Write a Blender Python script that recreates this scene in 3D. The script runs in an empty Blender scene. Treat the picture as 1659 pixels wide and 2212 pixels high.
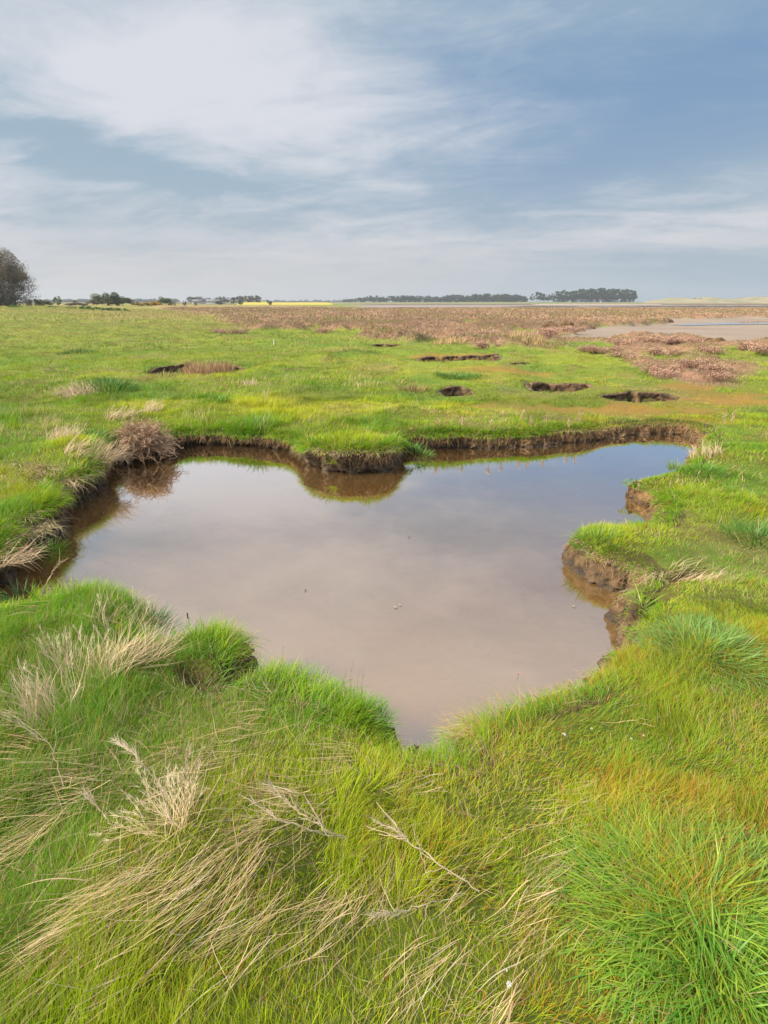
import bpy, math, random
import numpy as np
from mathutils import Vector

R = math.radians
rng = np.random.RandomState(7)
random.seed(7)
S = bpy.context.scene
COL = S.collection

# ------------------------------------------------------------------ camera, sky, sun, exposure
EYE = 1.80
PITCH = 20.3
cam = bpy.data.cameras.new("camera")
cam.sensor_fit = 'VERTICAL'
cam.sensor_height = 36.0
cam.lens = 20.0
cam.clip_start = 0.05
cam.clip_end = 9000
camo = bpy.data.objects.new("camera", cam)
camo.location = (0, 0, EYE)
camo.rotation_euler = (R(90 - PITCH), 0, 0)
COL.objects.link(camo)
S.camera = camo

SUN_EL, SUN_AZ = 38.0, -108.0          # azimuth from +y towards +x
world = bpy.data.worlds.new("World")
S.world = world
world.use_nodes = True
S.view_settings.view_transform = 'Standard'
S.view_settings.look = 'None'
S.view_settings.exposure = 0.38
S.view_settings.gamma = 1.0
S.cycles.use_denoising = True
S.cycles.max_bounces = 6
S.cycles.diffuse_bounces = 3
S.cycles.glossy_bounces = 3
S.cycles.transparent_max_bounces = 8
S.cycles.volume_bounces = 0

sun = bpy.data.lights.new("sun", 'SUN')
sun.energy = 5.0
sun.angle = R(12)
sun.color = (1.0, 0.88, 0.68)
suno = bpy.data.objects.new("sun", sun)
sd = Vector((math.sin(R(SUN_AZ)) * math.cos(R(SUN_EL)), math.cos(R(SUN_AZ)) * math.cos(R(SUN_EL)), math.sin(R(SUN_EL))))
suno.rotation_euler = sd.to_track_quat('Z', 'Y').to_euler()
COL.objects.link(suno)


class NT:
    """short-hand for building a node tree"""
    def __init__(s, tree):
        s.t = tree
        tree.nodes.clear()
    def n(s, kind, **kw):
        nd = s.t.nodes.new(kind)
        ins = kw.pop('ins', {})
        for k, v in kw.items():
            setattr(nd, k, v)
        for k, v in ins.items():
            s.put(nd.inputs[k], v)
        return nd
    def put(s, sock, v):
        if hasattr(v, 'outputs'):
            v = v.outputs[0]
        if hasattr(v, 'is_linked'):
            s.t.links.new(v, sock)
        else:
            sock.default_value = v
    def math(s, op, a, b=0.0, c=0.0, clamp=False):
        nd = s.n('ShaderNodeMath', operation=op, use_clamp=clamp)
        s.put(nd.inputs[0], a); s.put(nd.inputs[1], b); s.put(nd.inputs[2], c)
        return nd.outputs[0]
    def mix(s, f, a, b):
        nd = s.n('ShaderNodeMix', data_type='RGBA')
        s.put(nd.inputs[0], f); s.put(nd.inputs[6], a); s.put(nd.inputs[7], b)
        return nd.outputs[2]
    def step(s, v, lo, hi):
        nd = s.n('ShaderNodeMapRange', interpolation_type='SMOOTHSTEP')
        s.put(nd.inputs[0], v); nd.inputs[1].default_value = lo; nd.inputs[2].default_value = hi
        return nd.outputs[0]
    def noise(s, vec, scale, detail=4.0, rough=0.5, dist=0.0):
        nd = s.n('ShaderNodeTexNoise')
        if vec is not None:
            s.put(nd.inputs['Vector'], vec)
        nd.inputs['Scale'].default_value = scale
        nd.inputs['Detail'].default_value = detail
        nd.inputs['Roughness'].default_value = rough
        nd.inputs['Distortion'].default_value = dist
        return nd.outputs[0]


def c4(r, g, b):
    return (r, g, b, 1.0)


def build_sky():
    t = NT(world.node_tree)
    tc = t.n('ShaderNodeTexCoord')
    d = tc.outputs['Generated']
    sep = t.n('ShaderNodeSeparateXYZ'); t.put(sep.inputs[0], d)
    x, y, z = sep.outputs
    zc = t.math('MAXIMUM', z, 0.0)
    # cloud sheet: the direction carried onto a flat layer overhead
    den = t.math('ADD', zc, 0.15)
    px = t.math('DIVIDE', x, den); py = t.math('DIVIDE', y, den)
    a = R(16)
    rx = t.math('ADD', t.math('MULTIPLY', px, math.cos(a)), t.math('MULTIPLY', py, -math.sin(a)))
    ry = t.math('ADD', t.math('MULTIPLY', px, math.sin(a)), t.math('MULTIPLY', py, math.cos(a)))

    def layer(kx, zoff, sc, det, rough, dist):
        cv = t.n('ShaderNodeCombineXYZ'); t.put(cv.inputs[0], t.math('MULTIPLY', rx, kx)); t.put(cv.inputs[1], ry)
        cv.inputs[2].default_value = zoff
        return t.noise(cv, sc, det, rough, dist)
    streak = layer(0.40, 3.1, 1.15, 7.0, 0.55, 0.5)
    big = layer(0.55, 9.7, 0.60, 4.0, 0.5, 0.3)
    fine = layer(0.60, 21.3, 2.2, 9.0, 0.62, 0.6)
    puff = layer(0.85, 33.7, 4.6, 9.0, 0.62, 0.8)
    wob = t.math('MULTIPLY', t.math('SUBTRACT', fine, 0.5), 0.30)
    wob2 = t.math('MULTIPLY', t.math('SUBTRACT', streak, 0.5), 0.30)

    def bank(cx, cz, sx, sz, tilt=0.0):
        """a soft bank of cloud round one bearing and height"""
        u = t.math('ADD', t.math('SUBTRACT', x, cx), wob)
        v = t.math('SUBTRACT', t.math('ADD', t.math('SUBTRACT', z, cz), t.math('MULTIPLY', wob2, 0.45)), t.math('MULTIPLY', t.math('SUBTRACT', x, cx), tilt))
        q = t.math('ADD', t.math('POWER', t.math('ABSOLUTE', t.math('DIVIDE', u, sx)), 2.0), t.math('POWER', t.math('ABSOLUTE', t.math('DIVIDE', v, sz)), 2.0))
        return t.math('POWER', 2.71828, t.math('MULTIPLY', q, -1.0))
    sky = t.n('ShaderNodeTexSky', sky_type='NISHITA', sun_disc=False)
    sky.sun_elevation = R(SUN_EL); sky.sun_rotation = R(SUN_AZ)
    sky.air_density = 1.0; sky.dust_density = 0.8; sky.ozone_density = 2.0
    skc = t.n('ShaderNodeVectorMath', operation='SCALE'); t.put(skc.inputs[0], sky); skc.inputs['Scale'].default_value = 0.07
    blue = t.mix(t.step(z, 0.03, 0.32), c4(0.38, 0.49, 0.60), c4(0.180, 0.325, 0.565))
    clear = t.mix(0.12, blue, skc.outputs[0])
    side = t.step(x, -0.28, 0.46)
    overhead = t.step(z, 0.35, 0.60)
    cover = t.math('SUBTRACT', 1.16, t.math('MULTIPLY', side, 0.92))
    cover = t.math('ADD', cover, t.math('MULTIPLY', bank(0.62, 0.17, 0.34, 0.055, 0.22), 0.75))
    cover = t.math('ADD', cover, t.math('MULTIPLY', bank(0.20, 0.085, 0.42, 0.016, 0.03), 0.60))
    cover = t.math('ADD', cover, t.math('MULTIPLY', bank(0.36, 0.34, 0.30, 0.05, 0.1), 0.35))
    cover = t.math('SUBTRACT', cover, t.math('MULTIPLY', bank(0.30, 0.20, 0.30, 0.045, 0.10), 0.35))
    cover = t.math('SUBTRACT', cover, t.math('MULTIPLY', bank(0.02, 0.125, 0.30, 0.03, -0.05), 0.22))
    cover = t.math('MAXIMUM', cover, t.math('MULTIPLY', overhead, 0.95))
    n1 = t.math('MULTIPLY', t.math('SUBTRACT', streak, 0.5), 0.8)
    n2 = t.math('MULTIPLY', t.math('SUBTRACT', big, 0.5), 0.8)
    n3 = t.math('MULTIPLY', t.math('SUBTRACT', fine, 0.5), 0.9)
    n3 = t.math('ADD', n3, t.math('MULTIPLY', t.math('SUBTRACT', puff, 0.5), 0.4))
    dens = t.math('ADD', t.math('ADD', cover, n1), t.math('ADD', n2, n3), clamp=True)
    dens = t.step(dens, -0.35, 1.2)
    # white tops and grey blue undersides
    sh = t.math('ADD', t.math('MULTIPLY', t.math('SUBTRACT', big, 0.5), 1.5), t.math('MULTIPLY', t.math('SUBTRACT', fine, 0.5), 1.5))
    sh = t.math('ADD', sh, t.math('MULTIPLY', t.math('SUBTRACT', puff, 0.5), 0.6))
    sh = t.math('SUBTRACT', t.math('ADD', sh, 0.57), t.math('MULTIPLY', bank(-0.44, 0.190, 0.30, 0.022, -0.10), 0.75))
    sh = t.math('SUBTRACT', sh, t.math('MULTIPLY', bank(-0.60, 0.245, 0.16, 0.025, 0.0), 0.35))
    sh = t.math('SUBTRACT', sh, t.math('MULTIPLY', bank(-0.10, 0.36, 0.45, 0.035, 0.0), 0.40))
    sh = t.math('ADD', sh, t.math('MULTIPLY', bank(-0.18, 0.26, 0.32, 0.07, 0.0), 0.40))
    sh = t.math('SUBTRACT', sh, t.math('MULTIPLY', t.math('MULTIPLY', side, 0.50), t.step(z, 0.08, 0.2)))
    shade = t.step(sh, 0.0, 1.0)
    cl = t.mix(shade, c4(0.35, 0.475, 0.585), c4(0.77, 0.78, 0.825))
    warm = t.step(z, 0.0, 0.20)
    cl = t.mix(warm, t.mix(0.6, cl, c4(0.62, 0.605, 0.605)), cl)
    up = t.math('ADD', 1.0, t.math('MULTIPLY', overhead, 0.75))
    cl = t.mix(t.math('MULTIPLY', overhead, 0.75), cl, c4(0.79, 0.77, 0.75))
    clm = t.n('ShaderNodeVectorMath', operation='SCALE'); t.put(clm.inputs[0], cl); t.put(clm.inputs['Scale'], up)
    col = t.mix(t.math('MULTIPLY', dens, 0.96), clear, clm.outputs[0])
    low = t.math('SUBTRACT', 1.0, t.step(z, 0.0, 0.10))
    lowc = t.mix(side, c4(0.62, 0.605, 0.60), c4(0.38, 0.49, 0.58))
    col = t.mix(t.math('MULTIPLY', low, 0.75), col, lowc)
    bg = t.n('ShaderNodeBackground'); t.put(bg.inputs[0], col); bg.inputs[1].default_value = 0.75
    out = t.n('ShaderNodeOutputWorld'); t.put(out.inputs[0], bg)


build_sky()

# ------------------------------------------------------------------ picture <-> place
F = 1229.0                                  # focal length in the units of a 1659 x 2212 picture
CP, SP = math.cos(R(PITCH)), math.sin(R(PITCH))


def ray(U, V):
    xc, yc = (U - 829.5) / F, -(V - 1106.0) / F
    return np.array((xc, CP + yc * SP, -SP + yc * CP))


def at(U, V, z=0.30):
    d = ray(U, V)
    t = (z - EYE) / d[2]
    return np.array((d[0] * t, d[1] * t, z))


def at_depth(U, Y, z=0.3):
    """place at depth Y whose picture column is U (for things near the horizon)"""
    return np.array(((U - 829.5) / F * (Y * CP - (z - EYE) * SP), Y, z))


# ------------------------------------------------------------------ noise
_T2 = {}


def vn(x, y, seed=0):
    if seed not in _T2:
        _T2[seed] = np.random.RandomState(1000 + seed).rand(256, 256)
    T = _T2[seed]
    x = np.asarray(x, float); y = np.asarray(y, float)
    ix = np.floor(x).astype(int); iy = np.floor(y).astype(int)
    fx = x - ix; fy = y - iy
    fx = fx * fx * (3 - 2 * fx); fy = fy * fy * (3 - 2 * fy)
    a = T[ix & 255, iy & 255]; b = T[(ix + 1) & 255, iy & 255]
    c = T[ix & 255, (iy + 1) & 255]; d = T[(ix + 1) & 255, (iy + 1) & 255]
    return (a * (1 - fx) + b * fx) * (1 - fy) + (c * (1 - fx) + d * fx) * fy


def fbm(x, y, f, seed=0, octs=4, gain=0.5):
    s = 0.0; w = 0.0; a = 1.0
    for o in range(octs):
        s = s + a * vn(np.asarray(x) * f + 17.3 * o, np.asarray(y) * f - 9.1 * o, seed + o)
        w += a; a *= gain; f *= 2.03
    return s / w


_T3 = {}


def vn3(p, f, seed=0):
    if seed not in _T3:
        _T3[seed] = np.random.RandomState(50 + seed).rand(64, 64, 64)
    T = _T3[seed]
    q = p * f
    i = np.floor(q).astype(int); r = q - i; r = r * r * (3 - 2 * r)
    o = 0.0
    for dx in (0, 1):
        for dy in (0, 1):
            for dz in (0, 1):
                w = (r[:, 0] if dx else 1 - r[:, 0]) * (r[:, 1] if dy else 1 - r[:, 1]) * (r[:, 2] if dz else 1 - r[:, 2])
                o = o + w * T[(i[:, 0] + dx) & 63, (i[:, 1] + dy) & 63, (i[:, 2] + dz) & 63]
    return o


def fbm3(p, f, seed=0, octs=3, gain=0.5):
    s = 0.0; w = 0.0; a = 1.0
    for o in range(octs):
        s = s + a * vn3(p + 3.7 * o, f, seed + o); w += a; a *= gain; f *= 2.1
    return s / w


def sstep(x, a, b):
    t = np.clip((np.asarray(x, float) - a) / (b - a), 0, 1)
    return t * t * (3 - 2 * t)


def sdf(px, py, poly):
    """signed distance to a closed polygon, negative inside"""
    px = np.asarray(px, float).ravel(); py = np.asarray(py, float).ravel()
    out = np.empty(len(px))
    A = poly; B = np.roll(poly, -1, 0)
    E = B - A; L2 = (E ** 2).sum(1) + 1e-12
    CH = max(1000, 4000000 // len(poly))
    for s in range(0, len(px), CH):
        X = px[s:s + CH, None]; Y = py[s:s + CH, None]
        wx = X - A[:, 0]; wy = Y - A[:, 1]
        t = np.clip((wx * E[:, 0] + wy * E[:, 1]) / L2, 0, 1)
        dx = wx - t * E[:, 0]; dy = wy - t * E[:, 1]
        d = np.sqrt((dx * dx + dy * dy).min(1))
        c1 = (A[:, 1] <= Y); c2 = (B[:, 1] > Y)
        cr = E[:, 0] * wy - E[:, 1] * wx
        wn = ((c1 & c2 & (cr > 0)).astype(int) - ((~c1) & (~c2) & (cr < 0)).astype(int)).sum(1)
        out[s:s + CH] = np.where(wn != 0, -d, d)
    return out


# ------------------------------------------------------------------ pool outline
TOP = 0.30


def pts(seq, z):
    return [at(u, v, z)[:2] for u, v in seq]


outline = []
# near edge, seen as the lip of the turf (left to right)
outline += pts([(-60, 1292), (20, 1292), (95, 1288), (180, 1282), (255, 1292), (300, 1322), (330, 1368), (362, 1388), (400, 1366), (455, 1358),
                (505, 1370), (532, 1398), (552, 1432), (610, 1450), (665, 1472), (735, 1490), (790, 1512), (818, 1545),
                (828, 1590), (865, 1610), (915, 1616), (965, 1620), (1000, 1612), (1008, 1572), (1045, 1548), (1095, 1516),
                (1125, 1490), (1175, 1462), (1255, 1447), (1305, 1420), (1345, 1400), (1372, 1388)], TOP)
# right bank, waterlines and lips
outline += pts([(1368, 1335), (1372, 1300), (1378, 1272), (1340, 1264), (1300, 1258), (1266, 1242), (1240, 1212)], 0.0)
outline += pts([(1240, 1152), (1278, 1134), (1340, 1125), (1395, 1123), (1425, 1128)], 0.20)
outline += pts([(1428, 1120), (1425, 1100), (1400, 1086), (1366, 1066)], 0.0)
outline += pts([(1366, 1040), (1400, 1022), (1430, 1016), (1470, 1008), (1500, 990)], 0.20)
outline += pts([(1532, 968), (1522, 950), (1475, 939), (1425, 935), (1390, 935), (1345, 940), (1280, 949), (1200, 957), (1100, 965), (1000, 969), (900, 969), (866, 970)], 0.0)
outline += pts([(864, 985), (858, 1003), (838, 1016), (790, 1025), (740, 1028), (700, 1021), (668, 1010), (650, 994), (640, 978)], 0.0)
outline += pts([(600, 971), (540, 965), (480, 961), (420, 960), (383, 966), (345, 984), (290, 994), (240, 998), (228, 1012)], 0.0)
# left bank
outline += pts([(228, 1060), (205, 1074), (155, 1097), (133, 1110), (136, 1140), (122, 1166), (78, 1195), (52, 1203), (46, 1232), (20, 1262), (-60, 1278)], 0.0)
outline = np.array(outline)


def smooth_closed(P, n, it=2):
    for _ in range(it):                      # Chaikin
        Q = np.empty((2 * len(P), 2))
        N = np.roll(P, -1, 0)
        Q[0::2] = 0.75 * P + 0.25 * N; Q[1::2] = 0.25 * P + 0.75 * N
        P = Q
    seg = np.sqrt(((np.roll(P, -1, 0) - P) ** 2).sum(1))
    s = np.concatenate([[0], np.cumsum(seg)])
    PP = np.vstack([P, P[:1]])
    tt = np.linspace(0, s[-1], n, endpoint=False)
    return np.stack([np.interp(tt, s, PP[:, 0]), np.interp(tt, s, PP[:, 1])], 1), s[-1]


_, PER = smooth_closed(outline, 100)
NB = int(PER / 0.014)
POOL, PER = smooth_closed(outline, NB)


def normals2(P):
    T = np.roll(P, -3, 0) - np.roll(P, 3, 0)
    N = np.stack([T[:, 1], -T[:, 0]], 1)
    N /= np.linalg.norm(N, axis=1)[:, None] + 1e-9
    return N


NRM = normals2(POOL)
area = 0.5 * np.sum(POOL[:, 0] * np.roll(POOL[:, 1], -1) - np.roll(POOL[:, 0], -1) * POOL[:, 1])
if area < 0:
    NRM = -NRM                              # point to the land
# small crumbly irregularities of the edge
tt = np.arange(NB)
POOL = POOL + NRM * ((fbm(POOL[:, 0], POOL[:, 1], 5.0, 40, 4, .65) - 0.5) * 0.17)[:, None]
POOLC = POOL[::4]
# baked distance to the pool
GX0, GX1, GY0, GY1, GS = -6.5, 6.5, 0.2, 10.5, 0.02
gx = np.arange(GX0, GX1, GS); gy = np.arange(GY0, GY1, GS)
MX, MY = np.meshgrid(gx, gy, indexing='ij')
SD = sdf(MX, MY, POOLC).reshape(MX.shape)


def bilin(G, x, y):
    fx = np.clip((np.asarray(x, float) - GX0) / GS, 0, G.shape[0] - 1.001); fy = np.clip((np.asarray(y, float) - GY0) / GS, 0, G.shape[1] - 1.001)
    i = fx.astype(int); j = fy.astype(int); fx = fx - i; fy = fy - j
    return (G[i, j] * (1 - fx) + G[i + 1, j] * fx) * (1 - fy) + (G[i, j + 1] * (1 - fx) + G[i + 1, j + 1] * fx) * fy


def dpool(x, y):
    x = np.asarray(x, float); y = np.asarray(y, float)
    ox = np.maximum(np.maximum(GX0 - x, x - GX1 + 0.05), 0); oy = np.maximum(np.maximum(GY0 - y, y - GY1 + 0.05), 0)
    return bilin(SD, x, y) + np.sqrt(ox ** 2 + oy ** 2)


# ------------------------------------------------------------------ zones of the marsh
def polyuv(seq, z=TOP):
    return np.array([at(u, v, z)[:2] for u, v in seq])


SAND = polyuv([(1205, 738), (1222, 722), (1262, 711), (1330, 706), (1405, 702), (1448, 699), (1385, 692), (1440, 689.5), (1560, 688), (2300, 687),
               (2300, 752), (1660, 738), (1600, 752), (1552, 756), (1532, 744), (1480, 738), (1400, 730), (1330, 732), (1280, 737)], 0.2)
HEATH = polyuv([(330, 664), (380, 672), (470, 686), (500, 705), (560, 716), (660, 722), (760, 728), (850, 736), (960, 746), (1080, 752), (1180, 758), (1290, 778),
                (1370, 790), (1392, 806), (1450, 822), (1560, 828), (1600, 800), (1700, 782), (2300, 780), (2300, 664)])
# pits: centre, half widths in the picture, depth
PITS = []
for (u, v, hw, hh, dep) in [(985, 776, 112, 5.5, .20), (822, 748, 42, 2.2, .14), (1212, 833, 80, 10.5, .24), (1382, 852, 86, 8.5, .20),
                            (985, 845, 44, 6, .18), (385, 799, 58, 6, .20), (470, 800, 58, 7, .20), (1130, 788, 26, 2, .1)]:
    c = at(u, v, 0.25); e = at(u + hw, v, 0.25); n_ = at(u, v - hh, 0.25)
    PITS.append((c[0], c[1], e[0] - c[0], n_[1] - c[1], dep))


def pitmask(x, y):
    m = np.zeros(np.shape(x))
    for k, (cx, cy, rx, ry, dep) in enumerate(PITS):
        w = 1 + 0.8 * (fbm(x, y, 1.5, 60 + k, 4) - 0.5)
        q = np.sqrt(((x - cx) / rx) ** 2 + ((y - cy) / ry) ** 2) * w
        m = np.maximum(m, sstep(-q, -1.0, -0.90) * dep * 1.25)
    return m


def zones(x, y):
    """heath cover 0..1, sand 0..1"""
    x = np.asarray(x, float); y = np.asarray(y, float)
    h = np.zeros(x.shape); s = np.zeros(x.shape)
    far = (y > 9) & (y < 400)
    if far.any():
        X, Y = x[far], y[far]
        sc = 0.25 + 0.02 * Y
        dh = -sdf(X, Y, HEATH) / np.minimum(sc, 2.0)
        n = fbm(X, Y * 0.55, 0.42, 70, 4)
        depth = sstep(dh, -0.6, 5.0)
        v = depth * (0.38 + 0.40 * sstep(Y, 22, 50)) + (n - 0.5) * 2.4
        keep = sstep(dh, -1.0, 0.6)
        hh = sstep(v, 0.10, 0.32) * keep
        hh = np.maximum(hh, sstep(Y, 60, 85) * keep * sstep(n, 0.30, 0.48))
        ds = -sdf(X, Y, SAND)
        ss = sstep(ds + (fbm(X, Y, 0.5, 75, 3) - 0.5) * 1.8, -0.15, 0.35)
        mud = sstep(Y + X * 0.05 + (fbm(X, Y, 0.05, 77, 3) - 0.5) * 18, 118, 124) * sstep(X, -18, -2) 
        ss = np.maximum(ss, mud)
        h[far] = hh * (1 - ss); s[far] = ss
    s = np.where(y >= 400, sstep(x, -18, -2) * (y < 420), s)
    return h, s


GUL = [at(u, v, .2)[:2] for u, v in [(1372, 1262), (1415, 1248), (1460, 1250), (1515, 1232)]] 
GUL2 = [at(u, v, .25)[:2] for u, v in [(1372, 1330), (1400, 1305), (1425, 1285)]]
GUL3 = [at(u, v, .3)[:2] for u, v in [(545, 1420), (470, 1470), (410, 1440)]]


def gully(x, y):
    x = np.asarray(x, float); y = np.asarray(y, float)
    m = np.zeros(x.shape)
    box = (np.abs(x) < 3.2) & (y > 1.5) & (y < 4.6)
    if box.any():
        X, Y = x[box], y[box]; d = np.full(X.shape, 9.)
        for L_ in (GUL, GUL2, GUL3):
            for a, b in zip(L_[:-1], L_[1:]):
                e = b - a; t = np.clip(((X - a[0]) * e[0] + (Y - a[1]) * e[1]) / (e @ e), 0, 1)
                d = np.minimum(d, np.hypot(X - a[0] - t * e[0], Y - a[1] - t * e[1]))
        m[box] = 1 - sstep(d + (fbm(X, Y, 6, 150, 3) - .5) * .09, .03, .085)
    return m


BUMPS = []
for (u, v, r, hgt) in [(755, 955, .55, .07), (1530, 1950, .34, .11), (1540, 1390, .30, .06), (210, 1330, .35, .06), (455, 1385, .20, .05),
                       (640, 1460, .35, .04), (760, 1520, .22, .05), (60, 1400, .5, .06), (330, 1880, .38, .09), (560, 1800, .30, .05), (120, 1700, .35, .06),
                       (480, 2050, .3, .04), (900, 1750, .35, .03), (180, 960, .6, .10), (60, 1000, .6, .08), (60, 1110, .4, .06), (300, 920, .4, .08),
                       (180, 835, .7, .12), (60, 900, .8, .08), (240, 830, .8, .05), (560, 930, .22, .05), (880, 880, .8, .05), (1350, 1160, .25, .03),
                       (1440, 1040, .25, .03), (1150, 905, .8, .04), (985, 832, .5, .08)]:
    c = at(u, v, TOP)
    BUMPS.append((c[0], c[1], r, hgt))


def H(x, y):
    """height of the marsh floor"""
    x = np.asarray(x, float); y = np.asarray(y, float)
    z = TOP - 0.02 + 0.05 * (fbm(x, y, 0.45, 1, 4) - 0.5) + 0.055 * (fbm(x, y, 2.2, 5, 3) - 0.5)
    for (bx, by, r, hg) in BUMPS:
        z = z + hg * np.exp(-(((x - bx) ** 2 + (y - by) ** 2) / (r * r)))
    z = z + 0.24 * sstep(y, 7.5, 14) * (fbm(x, y, 1.1, 13, 3) - 0.5)
    z = z + 0.16 * sstep(y, 5, 30) * (fbm(x, y, 0.25, 11, 4) - 0.5)
    z = z + 0.65 * sstep(-x - 0.25 * y, 4, 40) * sstep(y, 10, 60)        # the ground lifts a little to the left
    z = z - 0.09 * sstep(x, 0.8, 1.8) * sstep(y, 2.5, 3.4) * (1 - sstep(y, 9, 14))
    z = z - 0.05 * sstep(y, 5.5, 7) * (1 - sstep(y, 9, 14)) * (1 - sstep(x, 0.8, 1.8))
    h, s = zones(x, y)
    dome = np.abs(fbm(x, y, 1.1, 80, 3) - 0.5) * 2
    z = z + h * (0.02 + 0.27 * (1 - sstep(dome, 0.0, 0.5))) * (1 + sstep(y, 50, 90) * 0.5) * (1 - .45 * sstep(x, 4, 7) * (1 - sstep(y, 23, 40)))
    z = z * (1 - s) + s * (0.19 - .1 * sstep(y, 70, 110) + 0.03 * fbm(x, y, 0.8, 90, 3))
    z = z - pitmask(x, y) - .11 * gully(x, y)
    # the turf rounds over at the pool edge
    d = dpool(x, y)
    z = z - 0.05 * (1 - sstep(d, 0.0, 0.22))
    return z


HG = None
HG = H(MX, MY)


def Hs(x, y):
    x = np.asarray(x, float); y = np.asarray(y, float)
    inb = (x > GX0) & (x < GX1 - .05) & (y > GY0) & (y < GY1 - .05)
    out = bilin(HG, x, y)
    if (~inb).any():
        out = np.array(out); out[~inb] = H(x[~inb], y[~inb])
    return out


# ------------------------------------------------------------------ mesh helpers
def mesh_np(name, V, Q, mat, parent=None, col=None, smooth=False, loc=(0, 0, 0), mi=None, link=True):
    V = np.asarray(V, np.float32).reshape(-1, 3) - np.asarray(loc, np.float32)
    Q = np.asarray(Q, np.int32)
    me = bpy.data.meshes.new(name)
    me.vertices.add(len(V)); me.vertices.foreach_set('co', V.ravel())
    k = Q.shape[1]
    me.loops.add(Q.size); me.loops.foreach_set('vertex_index', Q.ravel())
    me.polygons.add(len(Q)); me.polygons.foreach_set('loop_start', np.arange(0, Q.size, k, dtype=np.int32))
    if smooth:
        me.polygons.foreach_set('use_smooth', np.ones(len(Q), bool))
    for m in (mat if isinstance(mat, (list, tuple)) else [mat]):
        me.materials.append(m)
    if mi is not None:
        me.polygons.foreach_set('material_index', np.asarray(mi, np.int32))
    me.update(calc_edges=True)
    if col is not None:
        c = np.ones((len(V), 4), np.float32); c[:, :3] = np.asarray(col).reshape(-1, 3)
        a = me.color_attributes.new('blade_colour', 'FLOAT_COLOR', 'POINT')
        a.data.foreach_set('color', c.ravel())
    o = bpy.data.objects.new(name, me)
    o.location = loc
    if link:
        COL.objects.link(o)
    if parent is not None:
        o.parent = parent
    return o


def tag(o, label=None, cat=None, group=None, kind=None):
    if label: o['label'] = label
    if cat: o['category'] = cat
    if group: o['group'] = group
    if kind: o['kind'] = kind
    return o


def empty(name, loc):
    o = bpy.data.objects.new(name, None)
    o.location = loc
    o.empty_display_size = 0.1
    COL.objects.link(o)
    return o


def blades(root, L, W, az, lean, curl, segs=3, face=None, clamp=False, tip=0.12, wob=0.0):
    """strips of quads; returns vertices (N,(segs+1)*2,3), faces, along (per vertex)"""
    N = len(root)
    root = np.asarray(root, float)
    face = rng.uniform(-0.9, 0.9, N) if face is None else face
    pos = root.copy()
    rows = []
    hx, hy = np.sin(az), np.cos(az)
    wx, wy = np.cos(az + face), -np.sin(az + face)
    for s in range(segs + 1):
        f = s / segs
        w = W * (1 - (1 - tip) * f ** 1.6) * (0.7 + 0.3 * min(1, f * 3)) * 0.5
        off = np.stack([wx * w, wy * w, np.zeros(N)], 1)
        P = pos.copy()
        if clamp:
            g = Hs(P[:, 0], P[:, 1]) + 0.008 + 0.02 * f
            dp = dpool(P[:, 0], P[:, 1])
            P[:, 2] = np.where(dp > 0, np.maximum(P[:, 2], g), P[:, 2])
            pos[:, 2] = P[:, 2]
        rows.append(P - off); rows.append(P + off)
        th = lean + curl * (f + 0.5 / segs)
        aw = az + wob * np.sin(f * 5 + L * 80)
        st = L / segs
        pos = pos + np.stack([np.sin(th) * np.sin(aw) * st, np.sin(th) * np.cos(aw) * st, np.cos(th) * st], 1)
    V = np.stack(rows, 1)
    nv = (segs + 1) * 2
    base = (np.arange(N) * nv)[:, None]
    fq = np.array([[2 * s, 2 * s + 1, 2 * s + 3, 2 * s + 2] for s in range(segs)])
    Q = (base[:, :, None] + fq[None]).reshape(-1, 4)
    al = np.repeat(np.arange(segs + 1) / segs, 2)
    return V.reshape(-1, 3), Q, np.tile(al, N), nv


class Pack:
    def __init__(s): s.V, s.Q, s.C, s.n = [], [], [], 0
    def add(s, V, Q, C):
        s.V.append(V); s.Q.append(Q + s.n); s.C.append(C); s.n += len(V)
    def build(s, name, mat, **k):
        return mesh_np(name, np.concatenate(s.V), np.concatenate(s.Q), mat, col=np.concatenate(s.C), **k)


def mixc(a, b, t):
    return np.asarray(a) * (1 - t)[:, None] + np.asarray(b) * t[:, None]


# ------------------------------------------------------------------ materials
def newmat(name):
    m = bpy.data.materials.new(name)
    m.use_nodes = True
    return m, NT(m.node_tree)


def blade_mat(name, trans=0.35, gloss=0.06, rough=0.45):
    m, t = newmat(name)
    at_ = t.n('ShaderNodeAttribute', attribute_name='blade_colour')
    g = t.n('ShaderNodeNewGeometry')
    n = t.noise(g.outputs['Position'], 9.0, 2.0)
    hs = t.n('ShaderNodeHueSaturation'); t.put(hs.inputs['Color'], at_.outputs['Color'])
    t.put(hs.inputs['Value'], t.math('ADD', 0.82, t.math('MULTIPLY', n, 0.36)))
    d = t.n('ShaderNodeBsdfDiffuse'); t.put(d.inputs[0], hs)
    tr = t.n('ShaderNodeBsdfTranslucent'); t.put(tr.inputs[0], hs)
    gl = t.n('ShaderNodeBsdfGlossy'); gl.inputs['Roughness'].default_value = rough; gl.inputs[0].default_value = c4(.9, .95, 1)
    mx = t.n('ShaderNodeMixShader'); mx.inputs[0].default_value = trans; t.put(mx.inputs[1], d); t.put(mx.inputs[2], tr)
    m2 = t.n('ShaderNodeMixShader'); m2.inputs[0].default_value = gloss; t.put(m2.inputs[1], mx); t.put(m2.inputs[2], gl)
    o = t.n('ShaderNodeOutputMaterial'); t.put(o.inputs[0], m2)
    return m


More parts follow.
